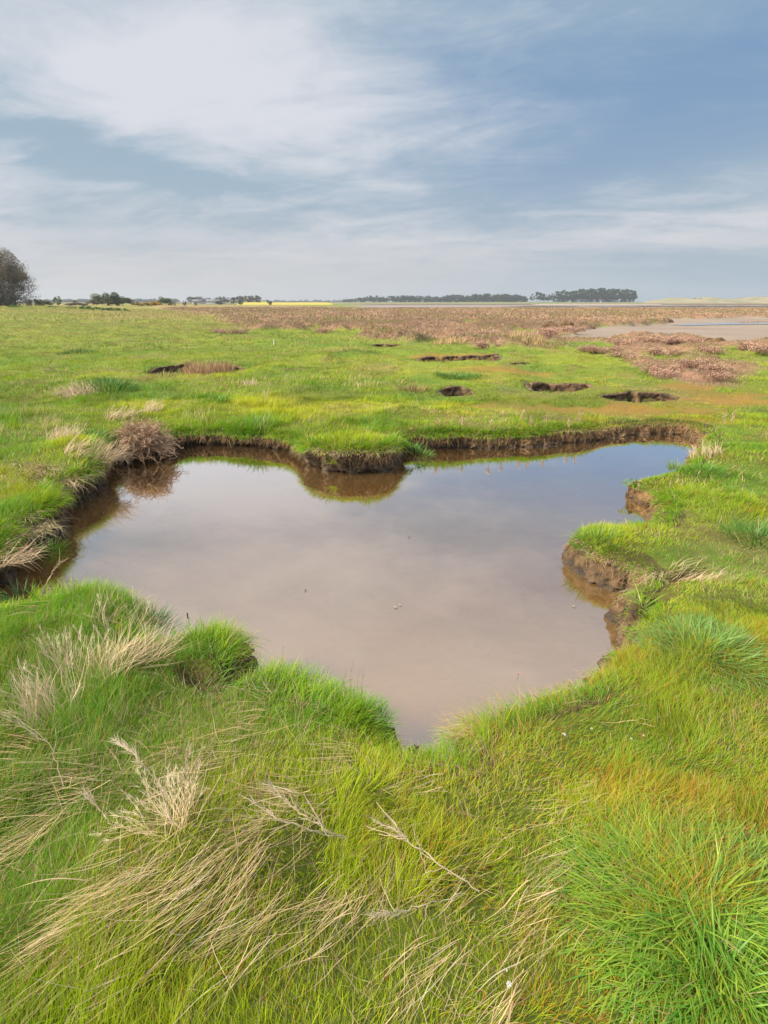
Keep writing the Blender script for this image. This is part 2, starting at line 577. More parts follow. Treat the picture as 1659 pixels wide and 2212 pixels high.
M_GRASS = blade_mat('grass_blade', 0.35, 0.012)
M_STRAW = blade_mat('dead_straw', 0.12, 0.015, 0.5)
M_LUSH = blade_mat('fleshy_leaf', 0.28, 0.025, 0.45)
M_LEAF = blade_mat('tree_leaf', 0.25, 0.03, 0.5)
M_TWIG = blade_mat('twig', 0.0, 0.03, 0.6)


def ground_mat():
    m, t = newmat('marsh_ground')
    g = t.n('ShaderNodeNewGeometry'); P = g.outputs['Position']
    at_ = t.n('ShaderNodeAttribute', attribute_name='blade_colour')
    n = t.noise(P, 14.0, 6.0, 0.65)
    n2 = t.noise(P, 90.0, 4.0, 0.6)
    v = t.math('ADD', 0.45, t.math('ADD', t.math('MULTIPLY', n, 0.65), t.math('MULTIPLY', n2, 0.45)))
    hs = t.n('ShaderNodeHueSaturation'); t.put(hs.inputs['Color'], at_.outputs['Color']); t.put(hs.inputs['Value'], v)
    b = t.n('ShaderNodeBsdfPrincipled'); t.put(b.inputs['Base Color'], hs); b.inputs['Roughness'].default_value = 0.9
    b.inputs['Specular IOR Level'].default_value = 0.2
    bp = t.n('ShaderNodeBump'); t.put(bp.inputs['Height'], t.math('ADD', n, t.math('MULTIPLY', n2, 0.4))); bp.inputs['Strength'].default_value = 0.6; bp.inputs['Distance'].default_value = 0.03
    t.put(b.inputs['Normal'], bp)
    o = t.n('ShaderNodeOutputMaterial'); t.put(o.inputs[0], b)
    return m


def mud_mat():
    m, t = newmat('wet_mud')
    g = t.n('ShaderNodeNewGeometry'); P = g.outputs['Position']
    sx = t.n('ShaderNodeSeparateXYZ'); t.put(sx.inputs[0], P)
    n = t.noise(P, 9.0, 6.0, 0.65); n2 = t.noise(P, 42.0, 5.0, 0.65); n3 = t.noise(P, 1.4, 3.0)
    side = t.step(sx.outputs[0], 0.6, 2.6)
    dark = t.mix(t.step(n, .25, .75), c4(0.014, 0.009, 0.006), c4(0.165, 0.108, 0.062))
    tan = t.mix(t.step(n, .25, .75), c4(0.024, 0.014, 0.007), c4(0.27, 0.155, 0.066))
    col = t.mix(side, dark, tan)  # painted light: shaded left banks darker, sunlit right banks warmer
    col = t.mix(t.math('MULTIPLY', t.step(n3, 0.5, 0.75), 0.45), col, c4(0.10, 0.070, 0.036))
    # wet foot of the bank: darker because the mud is soaked there
    wet = t.step(t.math('ADD', sx.outputs[2], t.math('MULTIPLY', n, 0.05)), 0.025, 0.075)
    col = t.mix(wet, t.mix(0.6, col, c4(0.03, 0.022, 0.016)), col)
    b = t.n('ShaderNodeBsdfPrincipled'); t.put(b.inputs['Base Color'], col)
    t.put(b.inputs['Roughness'], t.math('ADD', 0.45, t.math('MULTIPLY', wet, 0.4)))
    bp = t.n('ShaderNodeBump'); t.put(bp.inputs['Height'], t.math('ADD', n, t.math('MULTIPLY', n2, 0.5))); bp.inputs['Strength'].default_value = 0.9; bp.inputs['Distance'].default_value = 0.03
    t.put(b.inputs['Normal'], bp)
    o = t.n('ShaderNodeOutputMaterial'); t.put(o.inputs[0], b)
    return m


def bed_mat():
    m, t = newmat('pool_silt')
    g = t.n('ShaderNodeNewGeometry'); P = g.outputs['Position']
    n = t.noise(P, 3.0, 6.0, 0.6, 0.4); n2 = t.noise(P, 13.0, 4.0, 0.6)
    col = t.mix(t.step(n, 0.3, 0.7), c4(0.15, 0.095, 0.05), c4(0.46, 0.31, 0.185))
    col = t.mix(t.math('MULTIPLY', t.step(n2, 0.56, 0.72), 0.55), col, c4(0.055, 0.047, 0.042))
    b = t.n('ShaderNodeBsdfDiffuse'); t.put(b.inputs[0], col)
    o = t.n('ShaderNodeOutputMaterial'); t.put(o.inputs[0], b)
    return m


def water_mat():
    m, t = newmat('murky_water')
    g = t.n('ShaderNodeNewGeometry'); P = g.outputs['Position']
    n = t.noise(P, 1.1, 4.0, 0.55, 0.6)
    murk = t.n('ShaderNodeBsdfDiffuse'); t.put(murk.inputs[0], t.mix(t.step(n, 0.3, 0.7), c4(0.275, 0.145, 0.036), c4(0.32, 0.185, 0.062)))
    tr = t.n('ShaderNodeBsdfTransparent'); tr.inputs[0].default_value = c4(0.88, 0.66, 0.42)
    body = t.n('ShaderNodeMixShader'); body.inputs[0].default_value = 0.50; t.put(body.inputs[1], murk); t.put(body.inputs[2], tr)
    gl = t.n('ShaderNodeBsdfGlossy'); gl.inputs['Roughness'].default_value = 0.0; gl.inputs[0].default_value = c4(1, 1, 1)
    bp = t.n('ShaderNodeBump'); t.put(bp.inputs['Height'], t.noise(P, 5.0, 3.0, 0.5)); bp.inputs['Strength'].default_value = 0.05; bp.inputs['Distance'].default_value = 0.01
    t.put(gl.inputs['Normal'], bp)
    fr = t.n('ShaderNodeFresnel'); fr.inputs[0].default_value = 1.33
    rf = t.math('MINIMUM', t.math('MULTIPLY', t.math('POWER', fr, 0.66), 2.25), 0.95)
    mx = t.n('ShaderNodeMixShader'); t.put(mx.inputs[0], rf); t.put(mx.inputs[1], body); t.put(mx.inputs[2], gl)
    o = t.n('ShaderNodeOutputMaterial'); t.put(o.inputs[0], mx)
    return m


def flat_mat(name, c1, c2, scale=5.0, rough=0.8):
    m, t = newmat(name)
    g = t.n('ShaderNodeNewGeometry')
    n = t.noise(g.outputs['Position'], scale, 5.0, 0.6)
    b = t.n('ShaderNodeBsdfPrincipled'); t.put(b.inputs['Base Color'], t.mix(t.step(n, 0.3, 0.7), c4(*c1), c4(*c2))); b.inputs['Roughness'].default_value = rough
    o = t.n('ShaderNodeOutputMaterial'); t.put(o.inputs[0], b)
    return m


M_GROUND, M_MUD, M_BED, M_WATER = ground_mat(), mud_mat(), bed_mat(), water_mat()
M_BARK = flat_mat('bark', (0.05, 0.04, 0.032), (0.12, 0.095, 0.075), 3.0)
M_RAPE = flat_mat('rapeseed_flowers', (0.42, 0.34, 0.03), (0.56, 0.45, 0.04), 0.6)
M_CREEK = water_mat(); M_CREEK.name = 'creek_water'

# ------------------------------------------------------------------ ground: one fan-shaped sheet to the horizon
ys = [-3.0]
while ys[-1] < 4500:
    yy = ys[-1]
    ys.append(yy + (0.05 if yy < 0.6 else 0.0072 * (yy + 2.2)))
ys = np.array(ys)
NCOL = 460
us = np.linspace(-1, 1, NCOL)
wid = 1.05 * np.maximum(ys, 0) + 5.0
GXX = us[None, :] * wid[:, None]
GYY = np.repeat(ys[:, None], NCOL, 1)
gX, gY = GXX.ravel(), GYY.ravel()
gZ = H(gX, gY)
gd = dpool(gX, gY)
idx = np.arange(len(gX)).reshape(GXX.shape)
q = np.stack([idx[:-1, :-1], idx[:-1, 1:], idx[1:, 1:], idx[1:, :-1]], -1).reshape(-1, 4)
q = q[gd[q].min(1) > 0.05]
gh, gs = zones(gX, gY)
pm = pitmask(gX, gY)


def turf_colour(x, y):
    """colour of the living turf by place (0: yellow green, lush, dry)"""
    lush = sstep(fbm(x, y, 0.9, 20, 4), 0.50, 0.70)
    yel = sstep(fbm(x, y, 0.55, 25, 4), 0.42, 0.66)
    dry = sstep(fbm(x, y, 1.3, 30, 4), 0.56, 0.74)
    oran = sstep(x, -0.2, 0.6) * sstep(-y, -3.4, -2.0) * 0.75 * (.5 + sstep(fbm(x, y, 2.2, 37, 3), .42, .6)) + 0.5 * sstep(fbm(x, y, 1.6, 33, 3), 0.55, 0.75) * sstep(x + 0.2 * y, 0.2, 2.5)
    # ochre salt-scalded ground round the pits and beyond the right end of the pool
    oc = np.zeros(np.shape(x))
    for (u, v, rx, ry) in [(1450, 893, 90, 9), (1330, 868, 220, 14), (1600, 850, 170, 14), (1110, 800, 130, 8), (1030, 862, 60, 6), (1500, 830, 90, 8), (960, 768, 140, 6), (1500, 870, 60, 6)]:
        c = at(u, v, TOP); e = at(u + rx, v, TOP); n = at(u, v - ry, TOP)
        w = ((x - c[0]) / (e[0] - c[0])) ** 2 + ((y - c[1]) / (n[1] - c[1])) ** 2
        oc = np.maximum(oc, np.exp(-w))
    oc = oc * sstep(fbm(x, y, 2.0, 36, 3) + oc * 0.3, 0.45, 0.72)
    return lush, yel, dry, oran, oc


lush, yel, dry, oran, oc = turf_colour(gX, gY)
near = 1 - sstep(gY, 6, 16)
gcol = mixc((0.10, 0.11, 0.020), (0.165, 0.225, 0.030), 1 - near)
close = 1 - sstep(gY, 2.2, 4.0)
gcol = mixc(gcol, (0.10, 0.20, 0.022), lush * 0.5)
gcol = mixc(gcol, (0.26, 0.28, 0.035), yel * 0.4 * (1 - near))
gcol = mixc(gcol, (0.21, 0.155, 0.075), dry * 0.5)
gcol = mixc(gcol, (0.29, 0.165, 0.045), oc * 0.85)
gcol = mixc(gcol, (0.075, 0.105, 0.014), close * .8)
gcol = mixc(gcol, mixc((0.33, 0.185, 0.135), (0.22, 0.15, 0.085), sstep(fbm(gX, gY, 0.8, 95, 4), 0.45, 0.7)), gh * 0.95)
# coarse pale grass towards the left distance
gcol = mixc(gcol, (0.30, 0.23, 0.10), sstep(gY, 30, 60) * sstep(-gX - .12 * gY, 0, 10) * sstep(fbm(gX, gY, 0.1, 97, 4), 0.25, 0.5) * 0.8)
sandc = mixc((0.235, 0.185, 0.150), (0.33, 0.27, 0.225), fbm(gX, gY, 0.35, 92, 4))
sandc = mixc(sandc, (0.27, 0.245, 0.245), sstep(gY, 90, 140))
gcol = mixc(gcol, sandc, gs)
far_land = sstep(gY, 285, 330)
gcol = mixc(gcol, mixc((0.16, 0.12, 0.075), (0.14, 0.16, 0.06), fbm(gX, gY, 0.02, 98, 3)), far_land)
edge = sstep(pm, 0.03, 0.12)
gcol = mixc(gcol, mixc((0.016, 0.012, 0.010), (0.060, 0.042, 0.028), fbm(gX, gY, 6, 93, 3)), edge)
gcol = mixc(gcol, (0.07, 0.045, 0.022), (1 - sstep(gd, 0.03, 0.12)) * 0.8)
gcol = mixc(gcol, (0.13, 0.080, 0.040), gully(gX, gY))
gZ = np.where(gY > 700, gZ, gZ)
used = np.unique(q)
remap = -np.ones(len(gX), int); remap[used] = np.arange(len(used))
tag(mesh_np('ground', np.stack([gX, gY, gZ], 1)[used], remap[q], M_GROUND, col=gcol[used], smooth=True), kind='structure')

# ------------------------------------------------------------------ pool: bank, bed, water
thick = np.clip(dpool(POOL[:, 0] + NRM[:, 0] * .16, POOL[:, 1] + NRM[:, 1] * .16) / .16, .15, 1)
thick = np.minimum.reduce([np.roll(thick, k) for k in (-6, -3, 0, 3, 6)])
prof = [(0.16, 1.00, 0.004), (0.10, 1.00, 0.006), (0.05, 1.0, 0.002), (0.0, 1.0, -0.012), (-0.03, 1.0, -0.03)]
rowsn = 26
ltop = Hs(POOL[:, 0], POOL[:, 1])
und = 0.10 * fbm(POOL[:, 0], POOL[:, 1], 2.2, 45, 3) * (1 - sstep(POOL[:, 0], .9, 1.3))
rgt = sstep(POOL[:, 0], 1.0, 1.4)
rows = []
for (off, k, dz) in prof:
    P = POOL + NRM * (off * (thick if off > 0 else 1) * np.ones(NB))[:, None]
    zt = Hs(P[:, 0], P[:, 1]) + dz
    rows.append(np.column_stack([P, zt]))
for r in range(1, rowsn + 1):
    f = r / rowsn
    off = -0.03 + (0.03 * (1 - rgt) + und - .03 * rgt) * math.sin(min(1, f * 1.5) * math.pi / 2) - 0.20 * max(0, f - 0.66)
    P = POOL + NRM * np.asarray(off)[..., None] if np.ndim(off) else POOL + NRM * off
    zt = (ltop - 0.03) * (1 - f) - 0.14 * f
    P = P - NRM * ((fbm(POOL[:, 0] * 1.0, POOL[:, 1], 4.0, 52, 3) - .5) * .16 * sstep(f, .25, .6) * (1 - sstep(f, .8, 1.0)))[:, None]
    rows.append(np.column_stack([P, zt]))
BV = np.stack(rows, 0)
flatv = BV.reshape(-1, 3)
nm = np.tile(NRM, (len(rows), 1))
fr = np.repeat(np.arange(len(rows)), NB)
amp = np.where(fr < 3, 0.0, np.where(fr < 5, 0.3, 1.0))
crumb = (fbm3(flatv, 8.0, 0, 3) - 0.5) * 0.17 + (fbm3(flatv, 45.0, 12, 2) - .5) * .05 + (np.abs(fbm3(flatv, 20.0, 5, 3) - 0.5) - 0.12) * 0.27
flatv = flatv + np.column_stack([nm * (crumb * amp * np.tile(1 - .35 * rgt, len(rows)))[:, None], (fbm3(flatv, 16.0, 9, 2) - 0.5) * 0.05 * amp])
ib = np.arange(len(flatv)).reshape(len(rows), NB)
bq = np.stack([ib[:-1], ib[1:], np.roll(ib[1:], -1, 1), np.roll(ib[:-1], -1, 1)], -1).reshape(-1, 4)
mi_ = (np.repeat(np.arange(len(rows) - 1), NB) < 2).astype(int)
tag(mesh_np('mud_bank', flatv, bq, [M_MUD, M_GROUND], smooth=False, mi=mi_, col=np.tile(np.array([[0.075, 0.06, 0.026]]), (len(flatv), 1))), kind='structure')


def pit_banks():
    Vs, Qs, mis, n0 = [], [], [], 0
    for k, (cx, cy, rx, ry, dep) in enumerate(PITS):
        m = int(max(60, 6.28 * rx / .03))
        a = np.linspace(0, 2 * math.pi, m, endpoint=False)
        X = cx + rx * np.cos(a); Y = cy + ry * np.sin(a)
        w = 1 + 0.8 * (fbm(X, Y, 1.5, 60 + k, 4) - 0.5)
        out = []
        zr = H(cx + rx * 1.04 / w * np.cos(a), cy + ry * 1.04 / w * np.sin(a))
        for j, (s_, f) in enumerate([(1.05, 0), (.99, -.004), (.92, .01)] + [(.90 + .03 * math.sin(g * 3), g) for g in np.linspace(.08, 1.05, 12)] + [(.75, 1.0)]):
            P = np.column_stack([cx + rx * s_ / w * np.cos(a), cy + ry * s_ / w * np.sin(a), zr - (.05 if j == 0 else .012) - f * dep * 1.2 - .05 * np.clip(-np.sin(a), 0, 1)])
            if j > 1:
                nz = (fbm3(P, 7.0, 21, 3) - .5) * .16 + (np.abs(fbm3(P, 17.0, 25, 2) - .5) - .2) * .12
                P[:, 0] += np.cos(a) * nz; P[:, 1] += np.sin(a) * nz
            out.append(P)
        ii = np.arange(m * len(out)).reshape(len(out), m) + n0
        Vs.append(np.concatenate(out)); n0 += m * len(out)
        Qs.append(np.stack([ii[:-1], ii[1:], np.roll(ii[1:], -1, 1), np.roll(ii[:-1], -1, 1)], -1).reshape(-1, 4))
    tag(mesh_np('pit_bank', np.concatenate(Vs), np.concatenate(Qs), flat_mat('black_pit_mud', (.030, .020, .013), (.21, .13, .065), 7.0)), kind='structure')


pit_banks()


def grid_clip(step, dmax, zf):
    ax = np.arange(POOL[:, 0].min() - .3, POOL[:, 0].max() + .3, step); ay = np.arange(POOL[:, 1].min() - .3, POOL[:, 1].max() + .3, step)
    A, B = np.meshgrid(ax, ay, indexing='ij')
    dd = dpool(A, B)
    ii = np.arange(A.size).reshape(A.shape)
    qq = np.stack([ii[:-1, :-1], ii[1:, :-1], ii[1:, 1:], ii[:-1, 1:]], -1).reshape(-1, 4)
    qq = qq[dd.ravel()[qq].min(1) < dmax]
    us_ = np.unique(qq); rm = -np.ones(A.size, int); rm[us_] = np.arange(len(us_))
    return np.stack([A.ravel(), B.ravel(), zf(A.ravel(), B.ravel(), dd.ravel())], 1)[us_], rm[qq]


v_, q_ = grid_clip(0.05, 0.12, lambda x, y, d: -0.07 - 0.10 * sstep(-d, 0.0, 0.9) + 0.03 * (fbm(x, y, 1.5, 48, 4) - 0.5))
tag(mesh_np('pool_bed', v_, q_, M_BED, smooth=True), kind='structure')
v_, q_ = grid_clip(0.08, 0.12, lambda x, y, d: x * 0)
tag(mesh_np('pool_water', v_, q_, M_WATER, smooth=True), kind='structure')


# ------------------------------------------------------------------ living turf
G_DARK, G_MID, G_YEL, G_LUSH = (0.135, 0.300, 0.009), (0.315, 0.510, 0.012), (0.560, 0.610, 0.016), (0.110, 0.335, 0.020)
STRAW, PALE, ORANGE, RUST = (0.46, 0.345, 0.195), (0.62, 0.50, 0.33), (0.60, 0.30, 0.025), (0.46, 0.15, 0.03)


def wedge(r0, r1, dens):
    """random places in the view wedge (with a margin) between two distances"""
    n = int(dens * (0.80 * (r1 ** 2 - r0 ** 2) + 2.8 * (r1 - r0)))
    y = np.sqrt(rng.uniform(r0 ** 2, r1 ** 2, int(n * 1.0)))
    k = rng.uniform(0, 1, n) < (0.80 * 2 * y + 2.8) / (0.80 * 2 * y + 2.8).max() * 1.0
    y = rng.uniform(r0, r1, n * 2)
    p = (1.6 * y + 2.8) / (1.6 * r1 + 2.8)
    y = y[rng.uniform(0, 1, n * 2) < p][:n]
    x = rng.uniform(-1, 1, len(y)) * (0.80 * y + 1.4)
    return x, y


def grow(pack, r0, r1, dens, W, Lr, segs, tall=1.0):
    x, y = wedge(r0, r1, dens)
    d = dpool(x, y)
    h, s = zones(x, y)
    pm_ = pitmask(x, y)
    bare = sstep(fbm(x, y, 1.7, 110, 4), 0.58, 0.70) * (0.35 if r0 < 12 else 0.2)
    lush, yel, dry, oran, oc = turf_colour(x, y)
    keep = (d > 0.0) & (pm_ < 0.05) & (gully(x, y) < .45) & (rng.uniform(0, 1, len(x)) > np.maximum(np.maximum(s * 1.5, h * 0.8), np.maximum(bare, oc * 0.75)))
    x, y, d, h = x[keep], y[keep], d[keep], h[keep]
    lush, yel, dry, oran, oc = [a[keep] for a in (lush, yel, dry, oran, oc)]
    n = len(x)
    tus = sstep(fbm(x, y, 2.6, 115, 3), 0.40, 0.66)                       # taller in tufts
    left = sstep(-x, -0.6, 0.6)
    L = rng.uniform(*Lr, n) * (0.55 + 0.75 * tus) * (0.72 + 0.22 * left) * tall
    L *= np.where(oc > .3, .6, 1)
    wisp = (rng.uniform(0, 1, n) < .10 * sstep(fbm(x, y, 1.9, 141, 3), .55, .68) * sstep(y, 4, 7))
    L *= np.where(wisp, 1.9, 1)
    clump = fbm(x, y, 4.5, 118, 2) * 14
    az = rng.uniform(0, 2 * math.pi, n) * 0.45 + clump * 0.55 + 2.0
    lean = np.abs(rng.normal(0.22, 0.22, n)) + 0.25 * (1 - left)
    bright = 1 + 0.35 * (fbm(x, y, 3.2, 119, 3) - .5)
    curl = np.abs(rng.normal(0.55, 0.45, n))
    Wn = W * rng.uniform(0.5, 1.3, n) * np.where(rng.uniform(0, 1, n) < .05, 1.8, 1)
    z = Hs(x, y) - 0.008
    V, Q, al, nv = blades(np.stack([x, y, z], 1), L, Wn, az, lean, curl, segs)
    r = rng.uniform(0, 1, n)
    c = mixc(G_DARK, G_MID, r)
    yk = (1 - .55 * sstep(y, 10, 18)) * (.60 + .40 * sstep(y, 2.4, 4.5))
    c = mixc(c, G_YEL, np.clip((yel * 0.75 + 0.25 * rng.uniform(0, 1, n) - lush * .4) * yk, 0, 1))
    c = mixc(c, G_LUSH, np.clip(lush * 0.75 - 0.1 + 0.3 * rng.uniform(-1, 1, n), 0, 1))
    r2 = rng.uniform(0, 1, n)
    c = c * bright[:, None]
    c = np.where((r2 < 0.04 + 0.16 * dry)[:, None], mixc(STRAW, PALE, rng.uniform(0, .7, n)), c)
    c = mixc(c, (0.50, 0.43, 0.02), np.clip(oran * .35, 0, 1))
    c = np.where((r2 > 0.96 - 0.17 * oran)[:, None], mixc(ORANGE, RUST, rng.uniform(0, 1, n)), c)
    c = np.where(wisp[:, None], np.array([[.62, .50, .28]]), c)
    c = mixc(c, ORANGE, oc * 0.7)
    tan = sstep(y, 16, 40) * sstep(-x - .12 * y, -2, 6) * sstep(fbm(x, y * .5, .14, 99, 4) + rng.normal(0, .08, n), .30, .50)
    c = mixc(c, (0.50, 0.40, 0.20), tan * .8)
    c = mixc(c, (0.27, 0.29, 0.09), sstep(y, 7, 22) * .5)
    c = mixc(c, (0.11, 0.19, 0.035), sstep(fbm(x, y * .6, .8, 101, 4), .54, .66) * sstep(y, 6, 10) * .6)
    c = mixc(c, (0.42, 0.33, 0.15), sstep(fbm(x, y * .5, .6, 104, 4), .57, .68) * sstep(y, 7, 12) * .55)
    # blades are paler, yellower at the root sheath
    cc = np.repeat(c, nv, 0)
    k = (0.25 * (1 - al) ** 2)
    cc = mixc(cc, (0.34, 0.30, 0.05), k)
    bt = np.repeat((rng.uniform(0, 1, n) < .22).astype(float), nv)
    cc = mixc(cc, (0.50, 0.33, 0.12), bt * sstep(al, .6, 1.0) * .8)
    pack.add(V, Q, cc)


near_p = Pack()
grow(near_p, 0.45, 2.7, 36000, 0.0018, (0.035, 0.115), 4)
grow(near_p, 2.7, 5.0, 12000, 0.0030, (0.035, 0.10), 3)
grow(near_p, 5.0, 10.0, 4600, 0.0055, (0.04, 0.105), 3)
tag(near_p.build('grass', M_GRASS), 'short green marsh grass covering the banks of the pool', 'grass', kind='stuff')
far_p = Pack()
grow(far_p, 10.0, 20.0, 1100, 0.011, (0.04, 0.09), 2)
grow(far_p, 20.0, 45.0, 200, 0.024, (0.05, 0.10), 2)
grow(far_p, 45.0, 110.0, 16, 0.075, (0.10, 0.22), 2)
tag(far_p.build('distant_grass', M_GRASS), 'low green turf of the open marsh behind the pool', 'grass', kind='stuff')


# fringe of turf hanging over the edge of the pool
def fringe():
    pk = Pack()
    n = int(PER * 1500)
    i = rng.randint(0, NB, n)
    t_ = NRM[i]
    off = rng.uniform(-0.045, 0.13, n)
    p = POOL[i] + t_ * off[:, None]
    dist = np.hypot(p[:, 0], p[:, 1])
    keep = rng.uniform(0, 1, n) < np.where(dist > 4.5, 0.75, 1.0)
    # bare lip at the far right end
    e = at(1420, 920, .2)
    bare = np.exp(-((p[:, 0] - e[0]) ** 2 / 1.2 + (p[:, 1] - e[1]) ** 2 / 0.5))
    keep &= rng.uniform(0, 1, n) > bare * 0.9
    i, p, off, dist = i[keep], p[keep], off[keep], dist[keep]
    n = len(i)
    inward = np.arctan2(-NRM[i][:, 0], -NRM[i][:, 1])
    az = inward + rng.normal(0, 0.7, n)
    lip = 1 - sstep(off, -0.03, 0.10)
    lean = rng.uniform(0.1, 0.8, n) + 0.5 * lip
    curl = rng.uniform(0.3, 1.2, n) + 0.7 * lip
    L = rng.uniform(0.04, 0.12, n) * (1 - .25 * sstep(p[:, 0], .8, 1.3)) * (.7 + .6 * (fbm(p[:, 0], p[:, 1], 2.5, 127, 2) > .5))
    W = np.clip(0.0012 * dist, 0.0022, 0.0075) * rng.uniform(.7, 1.3, n)
    z = Hs(p[:, 0] + NRM[i][:, 0] * .03, p[:, 1] + NRM[i][:, 1] * .03) - 0.012 + np.minimum(off, 0) * 0.4
    V, Q, al, nv = blades(np.column_stack([p, z]), L, W, az, lean, curl, 3)
    c = mixc(G_DARK, G_MID, rng.uniform(0, 1, n))
    c = mixc(c, G_LUSH, rng.uniform(0, .8, n) * (fbm(p[:, 0], p[:, 1], 1.5, 121, 2) > .48))
    r2 = rng.uniform(0, 1, n)
    patch = sstep(fbm(p[:, 0], p[:, 1], 1.2, 123, 3), 0.45, 0.62)
    c = np.where((r2 < 0.08 + 0.4 * patch * lip)[:, None], mixc(STRAW, PALE, rng.uniform(0, .6, n)), c)
    c = np.where((r2 > 0.94)[:, None], mixc(ORANGE, G_YEL, rng.uniform(0, 1, n)), c)
    pk.add(V, Q, np.repeat(c, nv, 0))
    # fine roots and dead leaves trailing down the mud
    n = int(PER * 210)
    i = rng.randint(0, NB, n)
    clus = sstep(fbm(POOL[i][:, 0], POOL[i][:, 1], 3.0, 129, 3), .42, .62)
    i = i[rng.uniform(0, 1, n) < .25 + clus]; n = len(i)
    p = POOL[i] - NRM[i] * rng.uniform(.03, .06, n)[:, None]
    z = ltop[i] - rng.uniform(.0, .08, n)
    dist = np.hypot(p[:, 0], p[:, 1])
    V, Q, al, nv = blades(np.column_stack([p, z]), rng.uniform(.04, .15, n), np.clip(.0008 * dist, .0016, .005) * rng.uniform(.6, 1.3, n), np.arctan2(-NRM[i][:, 0], -NRM[i][:, 1]) + rng.normal(0, .9, n), rng.uniform(1.6, 2.4, n), rng.uniform(.3, .9, n), 4, wob=.5)
    c = mixc((0.20, 0.115, 0.055), (0.52, 0.36, 0.19), rng.uniform(0, 1, n))
    pk.add(V, Q, np.repeat(c, nv, 0))
    tag(pk.build('fringe_grass', M_GRASS), 'turf hanging over the muddy lip all round the pool', 'grass', kind='stuff')


fringe()


# ------------------------------------------------------------------ heath (brownish pink sea purslane)
def heath_cover():
    pk = Pack()
    for (r0, r1, dens, W, Lr) in [(10, 22, 2600, 0.008, (.04, .11)), (22, 45, 700, 0.018, (.05, .13)), (45, 118, 90, 0.050, (.08, .17))]:
        x, y = wedge(r0, r1, dens)
        h, s = zones(x, y)
        keep = (rng.uniform(0, 1, len(x)) < h * 1.2) & (s < .3)
        x, y = x[keep], y[keep]; n = len(x)
        z = Hs(x, y) - 0.01
        L = rng.uniform(*Lr, n) * (1 - .45 * sstep(x, 4, 7) * (1 - sstep(y, 23, 40)))
        V, Q, al, nv = blades(np.stack([x, y, z], 1), L, W * rng.uniform(.6, 1.4, n), rng.uniform(0, 6.28, n), np.abs(rng.normal(.5, .4, n)), rng.uniform(-.4, .6, n), 2, tip=.4)
        
        t1 = sstep(fbm(x, y, 0.7, 130, 3) + rng.normal(0, .09, n), 0.40, 0.62)
        c = mixc((0.42, 0.255, 0.185), (0.57, 0.405, 0.30), rng.uniform(0, 1, n))
        c = mixc(c, (0.20, 0.135, 0.085), (t1 * 0.55))
        c = mixc(c, (0.26, 0.19, 0.13), sstep(fbm(x, y * .5, .22, 136, 4), .46, .62) * .6)
        c = mixc(c, (0.28, 0.20, 0.07), (rng.uniform(0, 1, n) < .10).astype(float))
        c = mixc(c, (0.22, 0.26, 0.04), (rng.uniform(0, 1, n) < .06 + .4 * sstep(fbm(x, y, .35, 133, 3), .52, .7)).astype(float))
        pk.add(V, Q, np.repeat(c, nv, 0))
    tag(pk.build('purslane_undergrowth', M_TWIG), 'low brownish pink purslane scrub spreading over the far marsh', 'scrub', kind='stuff')


heath_cover()


